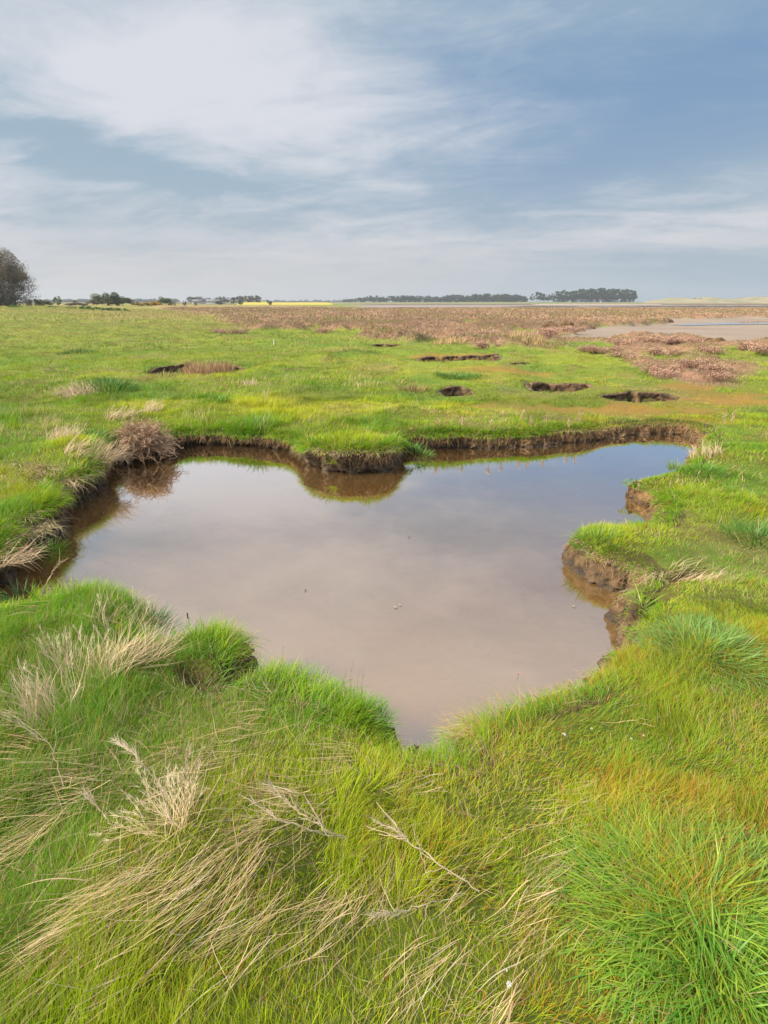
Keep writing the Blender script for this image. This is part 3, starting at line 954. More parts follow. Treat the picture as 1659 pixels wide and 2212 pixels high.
# ------------------------------------------------------------------ flattened straw
def straw_cover():
    pk = Pack()
    P = []
    for (u, v, sx, sy, n, az0) in [(60, 1740, .30, .10, 900, -1.95), (170, 1720, .30, .12, 900, -2.0), (120, 1800, .28, .10, 700, -2.1), (40, 1660, .3, .08, 500, -1.8), (250, 1990, .26, .14, 1700, -2.45),
                                   (160, 2080, .2, .14, 800, -2.5), (430, 1960, .28, .16, 1700, -2.45), (560, 1880, .28, .14, 1400, -2.3), (640, 1770, .25, .10, 900, -2.0),
                                   (560, 2010, .22, .14, 800, -2.5), (330, 2110, .3, .1, 600, -2.5), (700, 1990, .24, .16, 900, -2.5), (800, 1900, .25, .14, 700, -2.4),
                                   (60, 1480, .35, .08, 900, -1.7), (40, 1370, .4, .06, 450, -1.7), (560, 1560, .3, .07, 550, -1.8), (760, 1640, .34, .08, 700, -1.75), (480, 1620, .3, .08, 350, -1.9),
                                   (860, 1790, .4, .1, 400, -2.0), (1000, 1900, .3, .14, 500, -2.3), (960, 2050, .26, .12, 500, -2.5), (1180, 1970, .35, .12, 450, -2.2),
                                   (1290, 1720, .18, .06, 260, -1.9), (1250, 1480, .3, .08, 200, -1.6), (1050, 1560, .18, .08, 380, -2.2), (1120, 2140, .3, .1, 450, -2.3), (350, 1660, .3, .1, 400, -2.0),
                                   (1400, 1500, .4, .12, 260, -1.8), (1200, 1800, .5, .2, 400, -2.0), (420, 1800, .6, .25, 700, -2.1), (950, 1700, .5, .12, 350, -1.9)]:
        c = at(u, v, TOP + .02)
        n = int(n * (0.095 if u < 220 or u > 700 else 0.080)); sx *= 0.40; sy *= 0.30
        a = rng.normal(0, 1, (n, 2))
        ca, sa = math.cos(-az0), math.sin(-az0)
        q_ = np.stack([c[0] + (a[:, 0] * sx * ca + a[:, 1] * sy * sa) * 0.9, c[1] + (-a[:, 0] * sx * sa + a[:, 1] * sy * ca) * 0.9], 1)
        P.append(np.column_stack([q_, np.full(n, az0)]))
    P = np.concatenate(P)
    P = P[dpool(P[:, 0], P[:, 1]) > 0.05]
    n = len(P)
    # strands gather in locks
    lock = fbm(P[:, 0], P[:, 1], 7.0, 140, 2)
    az = P[:, 2] + (lock - 0.5) * 1.5 + rng.normal(0, 0.16, n) + np.where(rng.uniform(0, 1, n) < .08, rng.normal(0, 1.0, n), 0)
    h0 = rng.uniform(0.0, 0.04, n) * (0.4 + lock)
    z = Hs(P[:, 0], P[:, 1]) + h0
    L = rng.uniform(.06, .21, n)
    W = rng.uniform(.0010, .0021, n) * np.where(rng.uniform(0, 1, n) < .06, 1.9, 1)
    V, Q, al, nv = blades(np.column_stack([P[:, :2], z]), L, W, az, rng.normal(1.42, .2, n), rng.normal(.28, .5, n), 6, face=rng.normal(0, .5, n), clamp=True, wob=.12)
    r = rng.uniform(0, 1, n)
    c = mixc((0.46, 0.32, 0.155), (0.78, 0.60, 0.35), r)
    c = mixc(c, (0.30, 0.20, 0.11), (rng.uniform(0, 1, n) < .18).astype(float) * .8)
    c = mixc(c, (0.64, 0.56, 0.44), (rng.uniform(0, 1, n) < .07).astype(float))
    pk.add(V, Q, np.repeat(c, nv, 0))
    # thin thatch under everything near
    for (r0, r1, dens, W0) in [(0.45, 2.8, 600, .0014), (2.8, 6, 180, .0026)]:
        x, y = wedge(r0, r1, dens)
        k = (dpool(x, y) > .06) & (rng.uniform(0, 1, len(x)) < sstep(fbm(x, y, 1.7, 110, 4), .46, .66) + .15)
        x, y = x[k], y[k]; n = len(x)
        V, Q, al, nv = blades(np.stack([x, y, Hs(x, y) + rng.uniform(0, .02, n)], 1), rng.uniform(.05, .16, n), W0 * rng.uniform(.6, 1.4, n), rng.uniform(0, 6.28, n) * .5 - 2.6, rng.normal(1.4, .2, n), rng.normal(.1, .3, n), 3, clamp=True)
        c = mixc((0.30, 0.20, 0.12), (0.50, 0.38, 0.24), rng.uniform(0, 1, n))
        c = mixc(c, (0.36, 0.19, 0.06), (rng.uniform(0, 1, n) < .2 * (x > 0)).astype(float))
        pk.add(V, Q, np.repeat(c, nv, 0))
    tag(pk.build('dry_grass', M_STRAW), 'flattened beige straw lying over the grass in the foreground', 'dead grass', kind='stuff')


straw_cover()


# ------------------------------------------------------------------ grass tussocks, each a thing
def ground_at(U, V):
    p = at(U, V, TOP)
    for _ in range(4):
        p = at(U, V, float(Hs(np.array([p[0]]), np.array([p[1]]))[0]))
    return p


TUS = 'grass tussocks standing round the pool'


def tussock(c, r, n, Lr, W, c1, c2, label, lean0=0.15, lean1=1.0, curl=0.8, name='grass_tussock', cat='tussock', group=TUS, segs=5, mat=None, tipc=None, dryf=0.04, clamp=False, swirl=0.0, root=None, face=None):
    a = rng.uniform(0, 2 * math.pi, n); q = np.sqrt(rng.uniform(0, 1, n))
    x = c[0] + np.cos(a) * q * r; y = c[1] + np.sin(a) * q * r
    z = Hs(x, y) - 0.01
    d = dpool(x, y)
    z = np.where(d > 0, z, c[2] - 0.05 - 0.4 * np.clip(-d, 0, .3))
    az = np.arctan2(np.cos(a), np.sin(a)) + rng.normal(0, .6, n) + swirl
    L = rng.uniform(*Lr, n) * (1.05 - 0.3 * q)
    V, Q, al, nv = blades(np.stack([x, y, z], 1), L, W * rng.uniform(.4, 1.5, n), az, lean0 + (lean1 - lean0) * q + rng.normal(0, .15, n), curl * rng.uniform(.3, 1.4, n), segs, clamp=clamp, face=face)
    col = mixc(c1, c2, rng.uniform(0, 1, n))
    col = np.where((rng.uniform(0, 1, n) < dryf)[:, None], np.array([STRAW]), col)
    cc = np.repeat(col, nv, 0)
    if root is not None:
        cc = mixc(cc, root, (1 - al) ** 2 * .8)
    if tipc is not None:
        cc = mixc(cc, tipc, sstep(al, .8, 1.0) * np.repeat((rng.uniform(0, 1, n) < .5).astype(float), nv) * .8)
    o = mesh_np(name, V, Q, mat or M_LUSH, col=cc, loc=tuple(c))
    return tag(o, label, cat, group)


LU1, LU2, LU3 = (0.085, 0.26, 0.024), (0.24, 0.44, 0.040), (0.36, 0.50, 0.05)
tussock(ground_at(1530, 1960), .33, 4600, (.07, .15), .0046, LU1, LU3, 'big lush tussock of long broad blades lying outwards in the lower right corner', .85, 1.35, .55, tipc=(.42, .40, .12), segs=6, dryf=.015)
tussock(ground_at(1570, 2140), .20, 1300, (.07, .15), .0046, LU1, LU2, 'lush broad bladed tussock at the bottom frame edge below the biggest tussock', .5, 1.25, .8, tipc=(.42, .40, .12))
tussock(ground_at(1525, 1395), .25, 1500, (.08, .16), .0042, (.13, .28, .055), (.26, .42, .10), 'pale silvery green domed tussock on the right bank beside the muddy inlet', .4, 1.2, .75)
tussock(ground_at(765, 1535), .14, 800, (.06, .13), .0036, (.12, .32, .025), (.24, .46, .04), 'dark green fleshy tussock leaning over the near edge of the pool', .1, .9, .7)
tussock(ground_at(640, 1470), .16, 500, (.07, .14), .0030, (.13, .29, .05), (.25, .40, .09), 'pale green tussock on the near lip left of the dark fleshy one', .1, .8, .6)
tussock(ground_at(455, 1385), .16, 900, (.05, .12), .0024, (.14, .30, .022), (.30, .44, .035), 'spiky rounded tussock on the jutting near bank with a brown earthy side', .1, 1.0, .6)
tussock(ground_at(430, 1440), .12, 350, (.08, .15), .0034, (.11, .28, .035), (.22, .42, .06), 'dark green leafy tussock in the hollow behind the spiky mound', .2, 1.1, .8)
tussock(ground_at(315, 1335), .10, 260, (.10, .19), .0046, (.06, .19, .05), (.14, .30, .08), 'blue green fleshy tussock poking out over the water by pale straw', .3, 1.1, .5)
tussock(ground_at(555, 930), .26, 520, (.14, .25), .0090, (.065, .22, .02), (.16, .36, .04), 'bright green tussock drooping over the far mud bank left of the grassy headland', .2, 1.1, .9, segs=4)
tussock(ground_at(212, 950), .15, 260, (.14, .25), .0075, (.05, .19, .018), (.11, .28, .03), 'deep green tussock between straw and the dead brown bush', .1, .9, .6, segs=4)
tussock(ground_at(1520, 1020), .20, 320, (.10, .18), .0070, (.075, .23, .022), (.18, .36, .04), 'bright green tussock on the right bank near the far inlet', .1, .9, .6, segs=4)
tussock(ground_at(1640, 1165), .22, 420, (.12, .22), .0055, (.06, .20, .025), (.15, .32, .045), 'dark green tussock cut by the right frame edge', .1, .9, .7, segs=4)
tussock(ground_at(1290, 1165), .16, 420, (.08, .15), .0050, (.10, .26, .028), (.22, .38, .045), 'bright tussock on the tip of the muddy promontory', .1, .9, .6, segs=4)
tussock(ground_at(900, 955), .2, 200, (.08, .16), .0080, (.08, .22, .03), (.2, .36, .05), 'fresh green tussock on the far bank right beside the grassy headland', .2, 1.1, .8, segs=4)
tussock(ground_at(235, 828), .45, 520, (.14, .26), .0120, (.055, .17, .022), (.12, .26, .035), 'dark green tussock beside the pale straw heap in the left meadow', .1, .9, .6, segs=4)
tussock(ground_at(170, 765), .55, 420, (.14, .28), .0150, (.05, .15, .025), (.10, .23, .04), 'dusky green tussock furthest up the left meadow', .1, .9, .5, segs=3)
tussock(ground_at(470, 868), .28, 300, (.10, .2), .0100, (.09, .25, .02), (.2, .38, .04), 'fresh green low tussock standing behind the far bank', .1, .9, .5, segs=3)
tussock(at(108, 1163, .12), .06, 150, (.10, .18), .0055, (.12, .30, .02), (.28, .45, .04), 'yellow green leafy tuft growing from the left mud bank', .5, 1.3, .3, segs=4, name='leafy_tuft')
tussock(at(40, 1262, .10), .11, 260, (.12, .20), .0050, (.055, .17, .05), (.13, .27, .08), 'blue green trailing tuft at the foot of the left bank', .5, 1.3, .4, segs=4, name='leafy_tuft')
tussock(at(1385, 1332, .12), .05, 120, (.10, .20), .0050, (.12, .27, .03), (.28, .42, .06), 'long leaved tuft reaching from the right bank over the water', .6, 1.3, .5, segs=5, name='leafy_tuft')
tussock(at(725, 985, .20), .07, 120, (.10, .17), .0080, (.22, .36, .02), (.38, .48, .04), 'yellow green leafy tuft on the front of the grassy headland', .3, 1.2, .5, segs=4, name='leafy_tuft')
tussock(at(1462, 1003, .22), .06, 110, (.09, .16), .0070, (.12, .24, .03), (.26, .36, .05), 'small leafy tuft standing up on the far right lip', .1, .7, .3, segs=3, name='leafy_tuft')
tussock(ground_at(988, 838), .5, 900, (.10, .18), .0110, (.075, .2, .028), (.15, .3, .05), 'low round green mound hiding a muddy hollow', .1, .9, .6, segs=3)

DRY = 'clumps of dead pale grass'


def straw_clump(c, r, n, Lr, W, label, az=None, lean=(.3, 1.1), curl=.7, spread=.5, cols=((0.42, .30, .18), (.68, .55, .37)), seeds=0, name='dry_grass_clump', segs=6, cat='dead grass'):
    a = rng.uniform(0, 2 * math.pi, n); q = np.sqrt(rng.uniform(0, 1, n))
    x = c[0] + np.cos(a) * q * r; y = c[1] + np.sin(a) * q * r
    d = dpool(x, y)
    z = np.where(d > 0, Hs(x, y), c[2] - .04) - 0.005
    A = (np.arctan2(np.cos(a), np.sin(a)) if az is None else np.full(n, az)) + rng.normal(0, spread, n)
    L = rng.uniform(*Lr, n)
    V, Q, al, nv = blades(np.stack([x, y, z], 1), L, W * rng.uniform(.6, 1.4, n), A, rng.uniform(*lean, n), curl * rng.uniform(-.1, 1.5, n), segs, wob=.35)
    cc = np.repeat(mixc(*cols, rng.uniform(0, 1, n)), nv, 0)
    pk = Pack(); pk.add(V, Q, cc)
    if seeds:                                       # feathery heads near the tips
        tips = V.reshape(n, nv, 3)[rng.choice(n, min(n, seeds), replace=False)]
        for t_ in tips:
            p0 = t_[-4:].mean(0); p1 = t_[-8:-4].mean(0) if nv >= 8 else t_[0]
            dr = p0 - p1; dr = dr / (np.linalg.norm(dr) + 1e-6)
            k = 16
            f = rng.uniform(-.045, .02, k)
            R_ = p0 + dr[None] * f[:, None]
            A2 = math.atan2(dr[0], dr[1]) + rng.normal(0, .4, k)
            V2, Q2, al2, nv2 = blades(R_, rng.uniform(.012, .028, k), np.full(k, W * .7), A2, math.acos(max(-1, min(1, dr[2]))) + rng.normal(0, .3, k), np.zeros(k), 2)
            pk.add(V2, Q2, np.tile(np.array([[.66, .55, .38]]), (len(V2), 1)))
    o = pk.build(name, M_STRAW, loc=tuple(c))
    return tag(o, label, cat, DRY)


straw_clump(ground_at(235, 1470), .08, 300, (.12, .26), .0024, 'pale yellowish dead grass clump standing on the near left hump by the pool', az=-.4, lean=(.1, 1.1), curl=1.1, spread=1.0, seeds=30, cols=((.52, .38, .2), (.80, .64, .42)))
straw_clump(ground_at(300, 1420), .12, 170, (.12, .26), .0026, 'greyish dead straw bent to the right towards the pool hollow', az=1.1, lean=(.5, 1.2), curl=.6, spread=.6)
straw_clump(ground_at(255, 1350), .12, 150, (.10, .22), .0026, 'thin pale stalks along the top of the near left hump', az=-.8, lean=(.3, 1.1), curl=.6, spread=.9, seeds=12)
straw_clump(ground_at(375, 1790), .06, 60, (.09, .20), .0019, 'big pale feathery clump of dead grass in the left foreground', az=-.85, lean=(.75, 1.35), curl=.5, spread=.8, seeds=40, cols=((.52, .38, .2), (.80, .64, .42)))
straw_clump(ground_at(400, 1770), .04, 24, (.12, .24), .0024, 'upright thin dead stems behind the pale feathery clump', az=.5, lean=(.0, .6), curl=.4, spread=.5, seeds=10)
straw_clump(ground_at(110, 1560), .10, 190, (.14, .28), .0026, 'dead grass clump leaning left near the left frame edge', az=-1.0, lean=(.3, 1.1), curl=.6, spread=.6, seeds=20)
straw_clump(ground_at(145, 1470), .06, 70, (.14, .26), .0026, 'slanting grey seed stalks above the leaning left clump', az=-.6, lean=(.2, .9), curl=.5, spread=.5, seeds=24)
straw_clump(ground_at(170, 850), .34, 420, (.16, .34), .0085, 'curled pale straw heap on the left meadow', az=-1.4, lean=(.5, 1.3), curl=.9, spread=.7, segs=5)
straw_clump(ground_at(200, 985), .26, 420, (.14, .30), .0062, 'pale straw drooping over the left promontory beside the bush', az=1.2, lean=(.4, 1.3), curl=.9, spread=.5, segs=5)
straw_clump(ground_at(135, 950), .2, 220, (.14, .28), .0060, 'row of bleached straw tufts behind the left promontory', az=.6, lean=(.2, 1.1), curl=.7, spread=.6, segs=5, seeds=14)
straw_clump(ground_at(90, 1030), .30, 620, (.14, .28), .0055, 'thick fringe of tan straw combed down over the left mud bank', az=2.7, lean=(.9, 1.7), curl=.9, spread=.35, segs=5)
straw_clump(ground_at(25, 1020), .28, 460, (.14, .28), .0055, 'tan straw fringe hanging at the left frame edge', az=2.5, lean=(.9, 1.7), curl=.9, spread=.35, segs=5)
straw_clump(ground_at(55, 1130), .2, 260, (.10, .22), .0046, 'withered grey green straw draped on the lower left bank', az=2.2, lean=(.8, 1.6), curl=.9, spread=.5, segs=5, cols=((.26, .24, .12), (.5, .41, .24)))
straw_clump(ground_at(20, 1195), .14, 170, (.10, .2), .0044, 'short dead straw on the lowest block of the left bank', az=1.5, lean=(.6, 1.5), curl=.9, spread=.6, segs=5)
straw_clump(ground_at(255, 905), .2, 200, (.14, .30), .0065, 'wispy bleached grass arching above the brown bush', az=1.0, lean=(.4, 1.1), curl=.7, spread=.5, segs=5, seeds=14)
straw_clump(ground_at(325, 890), .14, 100, (.14, .26), .0065, 'few pale wisps standing on the far side of the bush', az=.9, lean=(.2, .8), curl=.7, spread=.5, segs=5, seeds=10)
straw_clump(ground_at(540, 832), .14, 70, (.10, .2), .0100, 'lone pale wisp in the bright green middle meadow', az=-.6, lean=(.2, .9), curl=.6, spread=.5, segs=4)
straw_clump(ground_at(1490, 1245), .14, 260, (.10, .22), .0040, 'pale straw bundle lying along the muddy right inlet', az=1.3, lean=(1.0, 1.6), curl=.2, spread=.25, segs=5)
straw_clump(ground_at(1410, 1270), .12, 220, (.10, .2), .0036, 'tangled tan straw hanging over the crumbled right bank', az=-2.4, lean=(.8, 1.6), curl=.9, spread=.5, segs=5)
straw_clump(ground_at(1025, 1570), .08, 240, (.07, .15), .0026, 'golden straw lip at the right side of the near notch', az=-1.9, lean=(.6, 1.5), curl=.9, spread=.5, cols=((.48, .32, .10), (.62, .48, .24)))
straw_clump(ground_at(1530, 985), .18, 130, (.10, .2), .0070, 'pale dead grass at the far right corner of the pool', az=-.6, lean=(.1, .8), curl=.5, spread=.8, segs=4, seeds=14, cols=((.5, .36, .22), (.66, .5, .34)))
straw_clump(ground_at(455, 806), .55, 700, (.18, .36), .0120, 'dense clump of dead rusty stems standing in a left meadow hollow', az=0, lean=(.0, .5), curl=.2, spread=2.0, segs=3, cols=((.34, .20, .12), (.5, .34, .21)))
straw_clump(ground_at(895, 846), .28, 220, (.10, .18), .0100, 'small brown dome of dead grass in the middle meadow', az=None, lean=(.1, 1.1), curl=.9, spread=.4, segs=4, cols=((.22, .15, .06), (.4, .29, .14)))
straw_clump(ground_at(1140, 742), .65, 420, (.16, .34), .0200, 'straw coloured grass patch among the pink scrub', az=0, lean=(.0, .5), curl=.3, spread=2.0, segs=3, cols=((.46, .33, .15), (.6, .47, .25)))
straw_clump(ground_at(970, 743), .6, 300, (.14, .28), .0200, 'second paler strip of straw grass left of the far pits', az=0, lean=(.0, .5), curl=.3, spread=2.0, segs=3, cols=((.46, .31, .15), (.58, .43, .24)))


def tube(P, r0, r1, k=5):
    P = np.asarray(P, float); n = len(P)
    T = np.gradient(P, axis=0); T /= np.linalg.norm(T, axis=1)[:, None] + 1e-9
    ref = np.where(np.abs(T[:, 2:3]) > .9, np.array([[1., 0, 0]]), np.array([[0, 0, 1.]]))
    A = np.cross(T, ref); A /= np.linalg.norm(A, axis=1)[:, None] + 1e-9
    B = np.cross(T, A)
    rr = np.linspace(r0, r1, n)
    ang = np.arange(k) * 2 * math.pi / k
    V = P[:, None] + rr[:, None, None] * (np.cos(ang)[None, :, None] * A[:, None] + np.sin(ang)[None, :, None] * B[:, None])
    i = np.arange(n * k).reshape(n, k)
    Q = np.stack([i[:-1], np.roll(i[:-1], -1, 1), np.roll(i[1:], -1, 1), i[1:]], -1).reshape(-1, 4)
    return V.reshape(-1, 3), Q


# the dead bush of tangled twigs on the far left bank
def dead_bush():
    c = at(306, 955, .22)
    pk = Pack()
    bz = c[2]
    for k in range(800):
        a = rng.uniform(0, 6.28); el = rng.uniform(-.35, 1.25)
        d = np.array([math.cos(a) * math.cos(el), math.sin(a) * math.cos(el), math.sin(el)])
        Lk = rng.uniform(.45, .9)
        R3 = np.array([.47, .36, .42]) * Lk
        q = c + np.array([rng.normal(0, .05), rng.normal(0, .05), .0])
        P = [q + d * R3 * f + rng.normal(0, .022, 3) * (f > 0) + np.array([0, 0, -.08 * f * f]) for f in np.linspace(0.1, 1, 7)]
        col = (.44, .28, .17) if rng.rand() < .55 else ((.64, .48, .33) if rng.rand() < .6 else (.24, .14, .09))
        V, Q = tube(P, .0050, .0026, 3); pk.add(V, Q, np.tile(np.array([col]), (len(V), 1)))
        for j in range(3):
            s0 = P[rng.randint(2, 7)]; d2 = rng.normal(0, 1, 3); d2 /= np.linalg.norm(d2)
            P2 = [s0 + d2 * .10 * f * rng.uniform(.7, 1) + rng.normal(0, .006, 3) for f in np.linspace(0, 1, 4)]
            V, Q = tube(P2, .0026, .0016, 3); pk.add(V, Q, np.tile(np.array([col]), (len(V), 1)))
    o = pk.build('dead_bush', M_TWIG, loc=tuple(c))
    tag(o, 'round tangle of dead brown twigs hanging over the far left bank', 'bush')


dead_bush()


# bleached flower stalks that lie or stand loose
def stalk(pts_, r, label, heads=(), name='dry_stalk', col=(.62, .5, .34), branches=0, feather=0):
    P0 = np.array(pts_)
    tl = np.linspace(0, len(P0) - 1, 22)
    P = np.stack([np.interp(tl, np.arange(len(P0)), P0[:, j]) for j in range(3)], 1)
    P[1:-1] += rng.normal(0, .003, (20, 3))
    loc = P[0].copy()
    root = empty(name, tuple(loc))
    pk = Pack()
    V, Q = tube(P, r, r * .55, 5); pk.add(V, Q, np.tile(np.array([col]), (len(V), 1)))
    for b in range(branches):
        i = rng.randint(4, 20); d = P[min(21, i + 1)] - P[i - 1]; d /= np.linalg.norm(d)
        d = d + rng.normal(0, .35, 3); ln = rng.uniform(.03, .09)
        P2 = [P[i] + d * ln * f + rng.normal(0, .002, 3) for f in np.linspace(0, 1, 5)]
        V, Q = tube(P2, r * .6, r * .35, 4); pk.add(V, Q, np.tile(np.array([col]), (len(V), 1)))
    st = pk.build('stem', M_STRAW, parent=root, loc=tuple(loc)); st.location = (0, 0, 0)
    if feather:
        k = feather
        i = rng.randint(12, 22, k)
        d = P[21] - P[14]; d /= np.linalg.norm(d)
        V, Q, al, nv = blades(P[i], rng.uniform(.018, .045, k), np.full(k, r * .8), math.atan2(d[0], d[1]) + rng.normal(0, .35, k), math.acos(max(-1, min(1, d[2]))) + rng.normal(0, .25, k), np.zeros(k), 2)
        h = mesh_np('seed_head', V, Q, M_STRAW, parent=root, col=np.tile(np.array([[.60, .50, .36]]), (len(V), 1)), loc=tuple(loc)); h.location = (0, 0, 0)
    return tag(root, label, 'stalk', 'loose bleached stalks')


def up(U, V, h):
    """point whose picture place is U,V and whose height above the marsh floor is h"""
    p = at(U, V, TOP + h)
    for _ in range(3):
        p = at(U, V, float(Hs(np.array([p[0]]), np.array([p[1]]))[0]) + h)
    return p


stalk([up(748, 1812, .05), up(700, 1790, .09), up(640, 1750, .12), up(590, 1700, .16)], .0022, 'forked pale stalk lying across the grass left of the middle foreground', branches=12, feather=26)
stalk([up(745, 1808, .05), up(680, 1795, .08), up(600, 1770, .10), up(545, 1730, .12)], .0018, 'thinner twin lying below the forked pale stalk', branches=8, feather=14)
stalk([up(1035, 1925, .04), up(960, 1875, .10), up(890, 1825, .15), up(870, 1800, .17), up(815, 1775, .18)], .0022, 'long bleached stalk slanting up from right to left in the centre foreground', branches=10, feather=40)
stalk([up(1000, 1930, .05), up(930, 1950, .10), up(860, 1972, .14), up(810, 1978, .17)], .0019, 'arching feathery stalk below the long slanting one', branches=3, feather=60, col=(.56, .5, .3))
stalk([up(940, 1925, .03), up(925, 1890, .10), up(895, 1800, .16)], .0010, 'hair thin straight stem crossing the long slanting stalk', feather=4)
stalk([up(375, 1780, .05), up(340, 1690, .16), up(300, 1640, .24), up(250, 1600, .28)], .0018, 'tall feathery seed stalk leaning left over the left foreground', branches=5, feather=90, col=(.5, .4, .28))
stalk([up(395, 1780, .04), up(402, 1690, .16), up(405, 1620, .26)], .0016, 'upright pale seed stalk rising from the feathery clump', branches=4, feather=40, col=(.58, .42, .24))
stalk([up(250, 1790, .04), up(215, 1750, .10), up(185, 1715, .15)], .0017, 'short pale stalk with a ragged head left of the feathery clump', branches=5, feather=40)
stalk([up(84, 1292, .03), up(110, 1240, .16), up(130, 1215, .22)], .0022, 'single pale stalk with seed head leaning in front of the water at left', branches=5, feather=50, col=(.66, .53, .34))
stalk([up(140, 1700, .03), up(110, 1610, .16), up(5, 1545, .28)], .0017, 'long straw arching to the left frame edge', branches=3, feather=24)
for (u, v, hgt, lb) in [(610, 1445, .14, 'thin upright dry stem against the water behind the pale tussock'), (742, 1490, .13, 'leftmost thin stem in front of the near water'),
                        (756, 1492, .16, 'tallest thin stem in the bunch on the near lip'), (770, 1496, .13, 'slightly bent stem in the bunch on the near lip'),
                        (780, 1500, .14, 'rightmost thin stem in the bunch on the near lip')]:
    b = ground_at(u, v + 12)
    stalk([b, b + np.array([.004, .0, hgt * .5]), b + np.array([.012, .01, hgt])], .0011, lb, col=(.36, .25, .15), feather=0)
b = ground_at(412, 1368)
pl = stalk([b, b + np.array([.0, 0, .05]), b + np.array([-.004, 0, .09])], .0012, 'short stem with a dark brown spike standing on the near bank', col=(.3, .3, .1), name='plantain_stalk')
tp = b + np.array([-.004, 0, .085])
V, Q = tube([tp, tp + np.array([0, 0, .006]), tp + np.array([0, 0, .022]), tp + np.array([0, 0, .03])], .0045, .003, 8)
h = mesh_np('flower_spike', V, Q, M_TWIG, parent=pl, col=np.tile(np.array([[.12, .055, .02]]), (len(V), 1)), loc=tuple(b)); h.location = (0, 0, 0)

# dead spires on the far bank
for i, (u, v, sz, lb) in enumerate([(1000, 925, .14, 'faint dead spire furthest left on the far bank'), (1060, 930, .12, 'low dead spire above the dark part of the far bank'), (1088, 918, .17, 'pale dead spire on the far bank, tall and narrow'),
                                (1128, 915, .18, 'tallest pinkish dead spire on the far bank'), (1145, 920, .12, 'small dead spire close beside the tallest one'), (1180, 918, .15, 'dead spire in the middle of the far bank row'),
                                (1250, 915, .16, 'rightmost slim dead spire on the far bank'), (1230, 925, .10, 'short dead spire near the right of the far bank row'), (945, 925, .12, 'dead spire just right of the grassy headland'),
                                (1560, 925, .22, 'pale dead spire on the right bank behind the pool end'), (1580, 920, .18, 'second dead spire on the right bank, farther from the pool')]):
    c = ground_at(u, v)
    n = 46
    f = rng.uniform(.25, 1, n)
    Rr = np.stack([c[0] + rng.normal(0, .012, n), c[1] + rng.normal(0, .012, n), c[2] + f * sz], 1)
    V, Q, al, nv = blades(Rr, rng.uniform(.02, .05, n), np.full(n, .008), rng.uniform(0, 6.28, n), rng.uniform(.1, .9, n), rng.uniform(0, .8, n), 2)
    pk = Pack(); pk.add(V, Q, np.repeat(mixc((.48, .32, .20), (.64, .48, .33), rng.uniform(0, 1, n)), nv, 0))
    V, Q = tube([c, c + np.array([0, 0, sz])], .005, .003, 4); pk.add(V, Q, np.tile(np.array([[.40, .28, .16]]), (len(V), 1)))
    tag(pk.build('dead_flower_spire', M_STRAW, loc=tuple(c)), lb, 'dead plant', 'dead flower spires on the banks')

# a thin bare twig on the left meadow
c = ground_at(135, 802)
P = [up(92, 798, .05), up(120, 801, .07), up(150, 803, .06), up(168, 807, .03)]
V, Q = tube(P, .012, .006, 5)
pk = Pack(); pk.add(V, Q, np.tile(np.array([[.16, .12, .09]]), (len(V), 1)))
V, Q = tube([P[1], up(102, 792, .2), up(112, 775, .5)], .008, .004, 4); pk.add(V, Q, np.tile(np.array([[.30, .22, .15]]), (len(V), 1)))
tag(pk.build('fallen_twig', M_TWIG, loc=tuple(c)), 'bare forked twig lying in the left meadow grass', 'twig')


# ------------------------------------------------------------------ small white flowers and pink buds
def petal_flower(c, size, n, label, name='white_flower', pc=(.66, .64, .58), st=.05, cat='flower', group='small white flowers in the grass'):
    root = empty(name, tuple(c))
    V, Q = tube([c, c + np.array([.002, .002, st * .6]), c + np.array([.004, .0, st])], .0012, .0009, 4)
    s_ = mesh_np('stem', V, Q, M_GRASS, parent=root, col=np.tile(np.array([[.18, .24, .06]]), (len(V), 1)), loc=tuple(c)); s_.location = (0, 0, 0)
    top = c + np.array([.004, 0, st])
    k = n * 5
    ctr = top + np.repeat(rng.normal(0, size * .45, (n, 3)) * np.array([.62, .62, .4]), 5, 0)
    V, Q, al, nv = blades(ctr, np.full(k, size * .34), np.full(k, size * .24), np.tile(np.arange(5) * 1.2566, n) + rng.normal(0, .2, k), rng.uniform(.7, 1.3, k), np.full(k, .3), 2, face=np.zeros(k), tip=.7)
    p_ = mesh_np('petals', V, Q, M_LUSH, parent=root, col=np.tile(np.array([pc]), (len(V), 1)), loc=tuple(c)); p_.location = (0, 0, 0)
    return tag(root, label, cat, group)


petal_flower(ground_at(1213, 1610), .011, 7, 'largest white flower head on the right bank, left of the others')
petal_flower(ground_at(1272, 1598), .009, 4, 'small whitish flower head between the largest and the paired ones')
petal_flower(ground_at(1356, 1618), .008, 4, 'creamy flower head left of a matching pair on the right bank')
petal_flower(ground_at(1383, 1612), .008, 4, 'creamy flower head right of a matching pair on the right bank')
petal_flower(ground_at(1092, 2160), .011, 9, 'drooping white flower head low in the centre foreground')
petal_flower(ground_at(1088, 2128), .007, 3, 'tiny white bud just above the drooping flower head')
for (u, v, lb) in [(75, 862, 'leftmost white flower in the left meadow'), (100, 866, 'white flower low in the middle of the left meadow group'), (110, 858, 'white flower high in the left meadow group'),
                   (128, 872, 'rightmost white flower in the left meadow group'), (163, 850, 'white flower apart from the group near pale straw')]:
    petal_flower(ground_at(u, v), .030, 4, lb, st=.16)
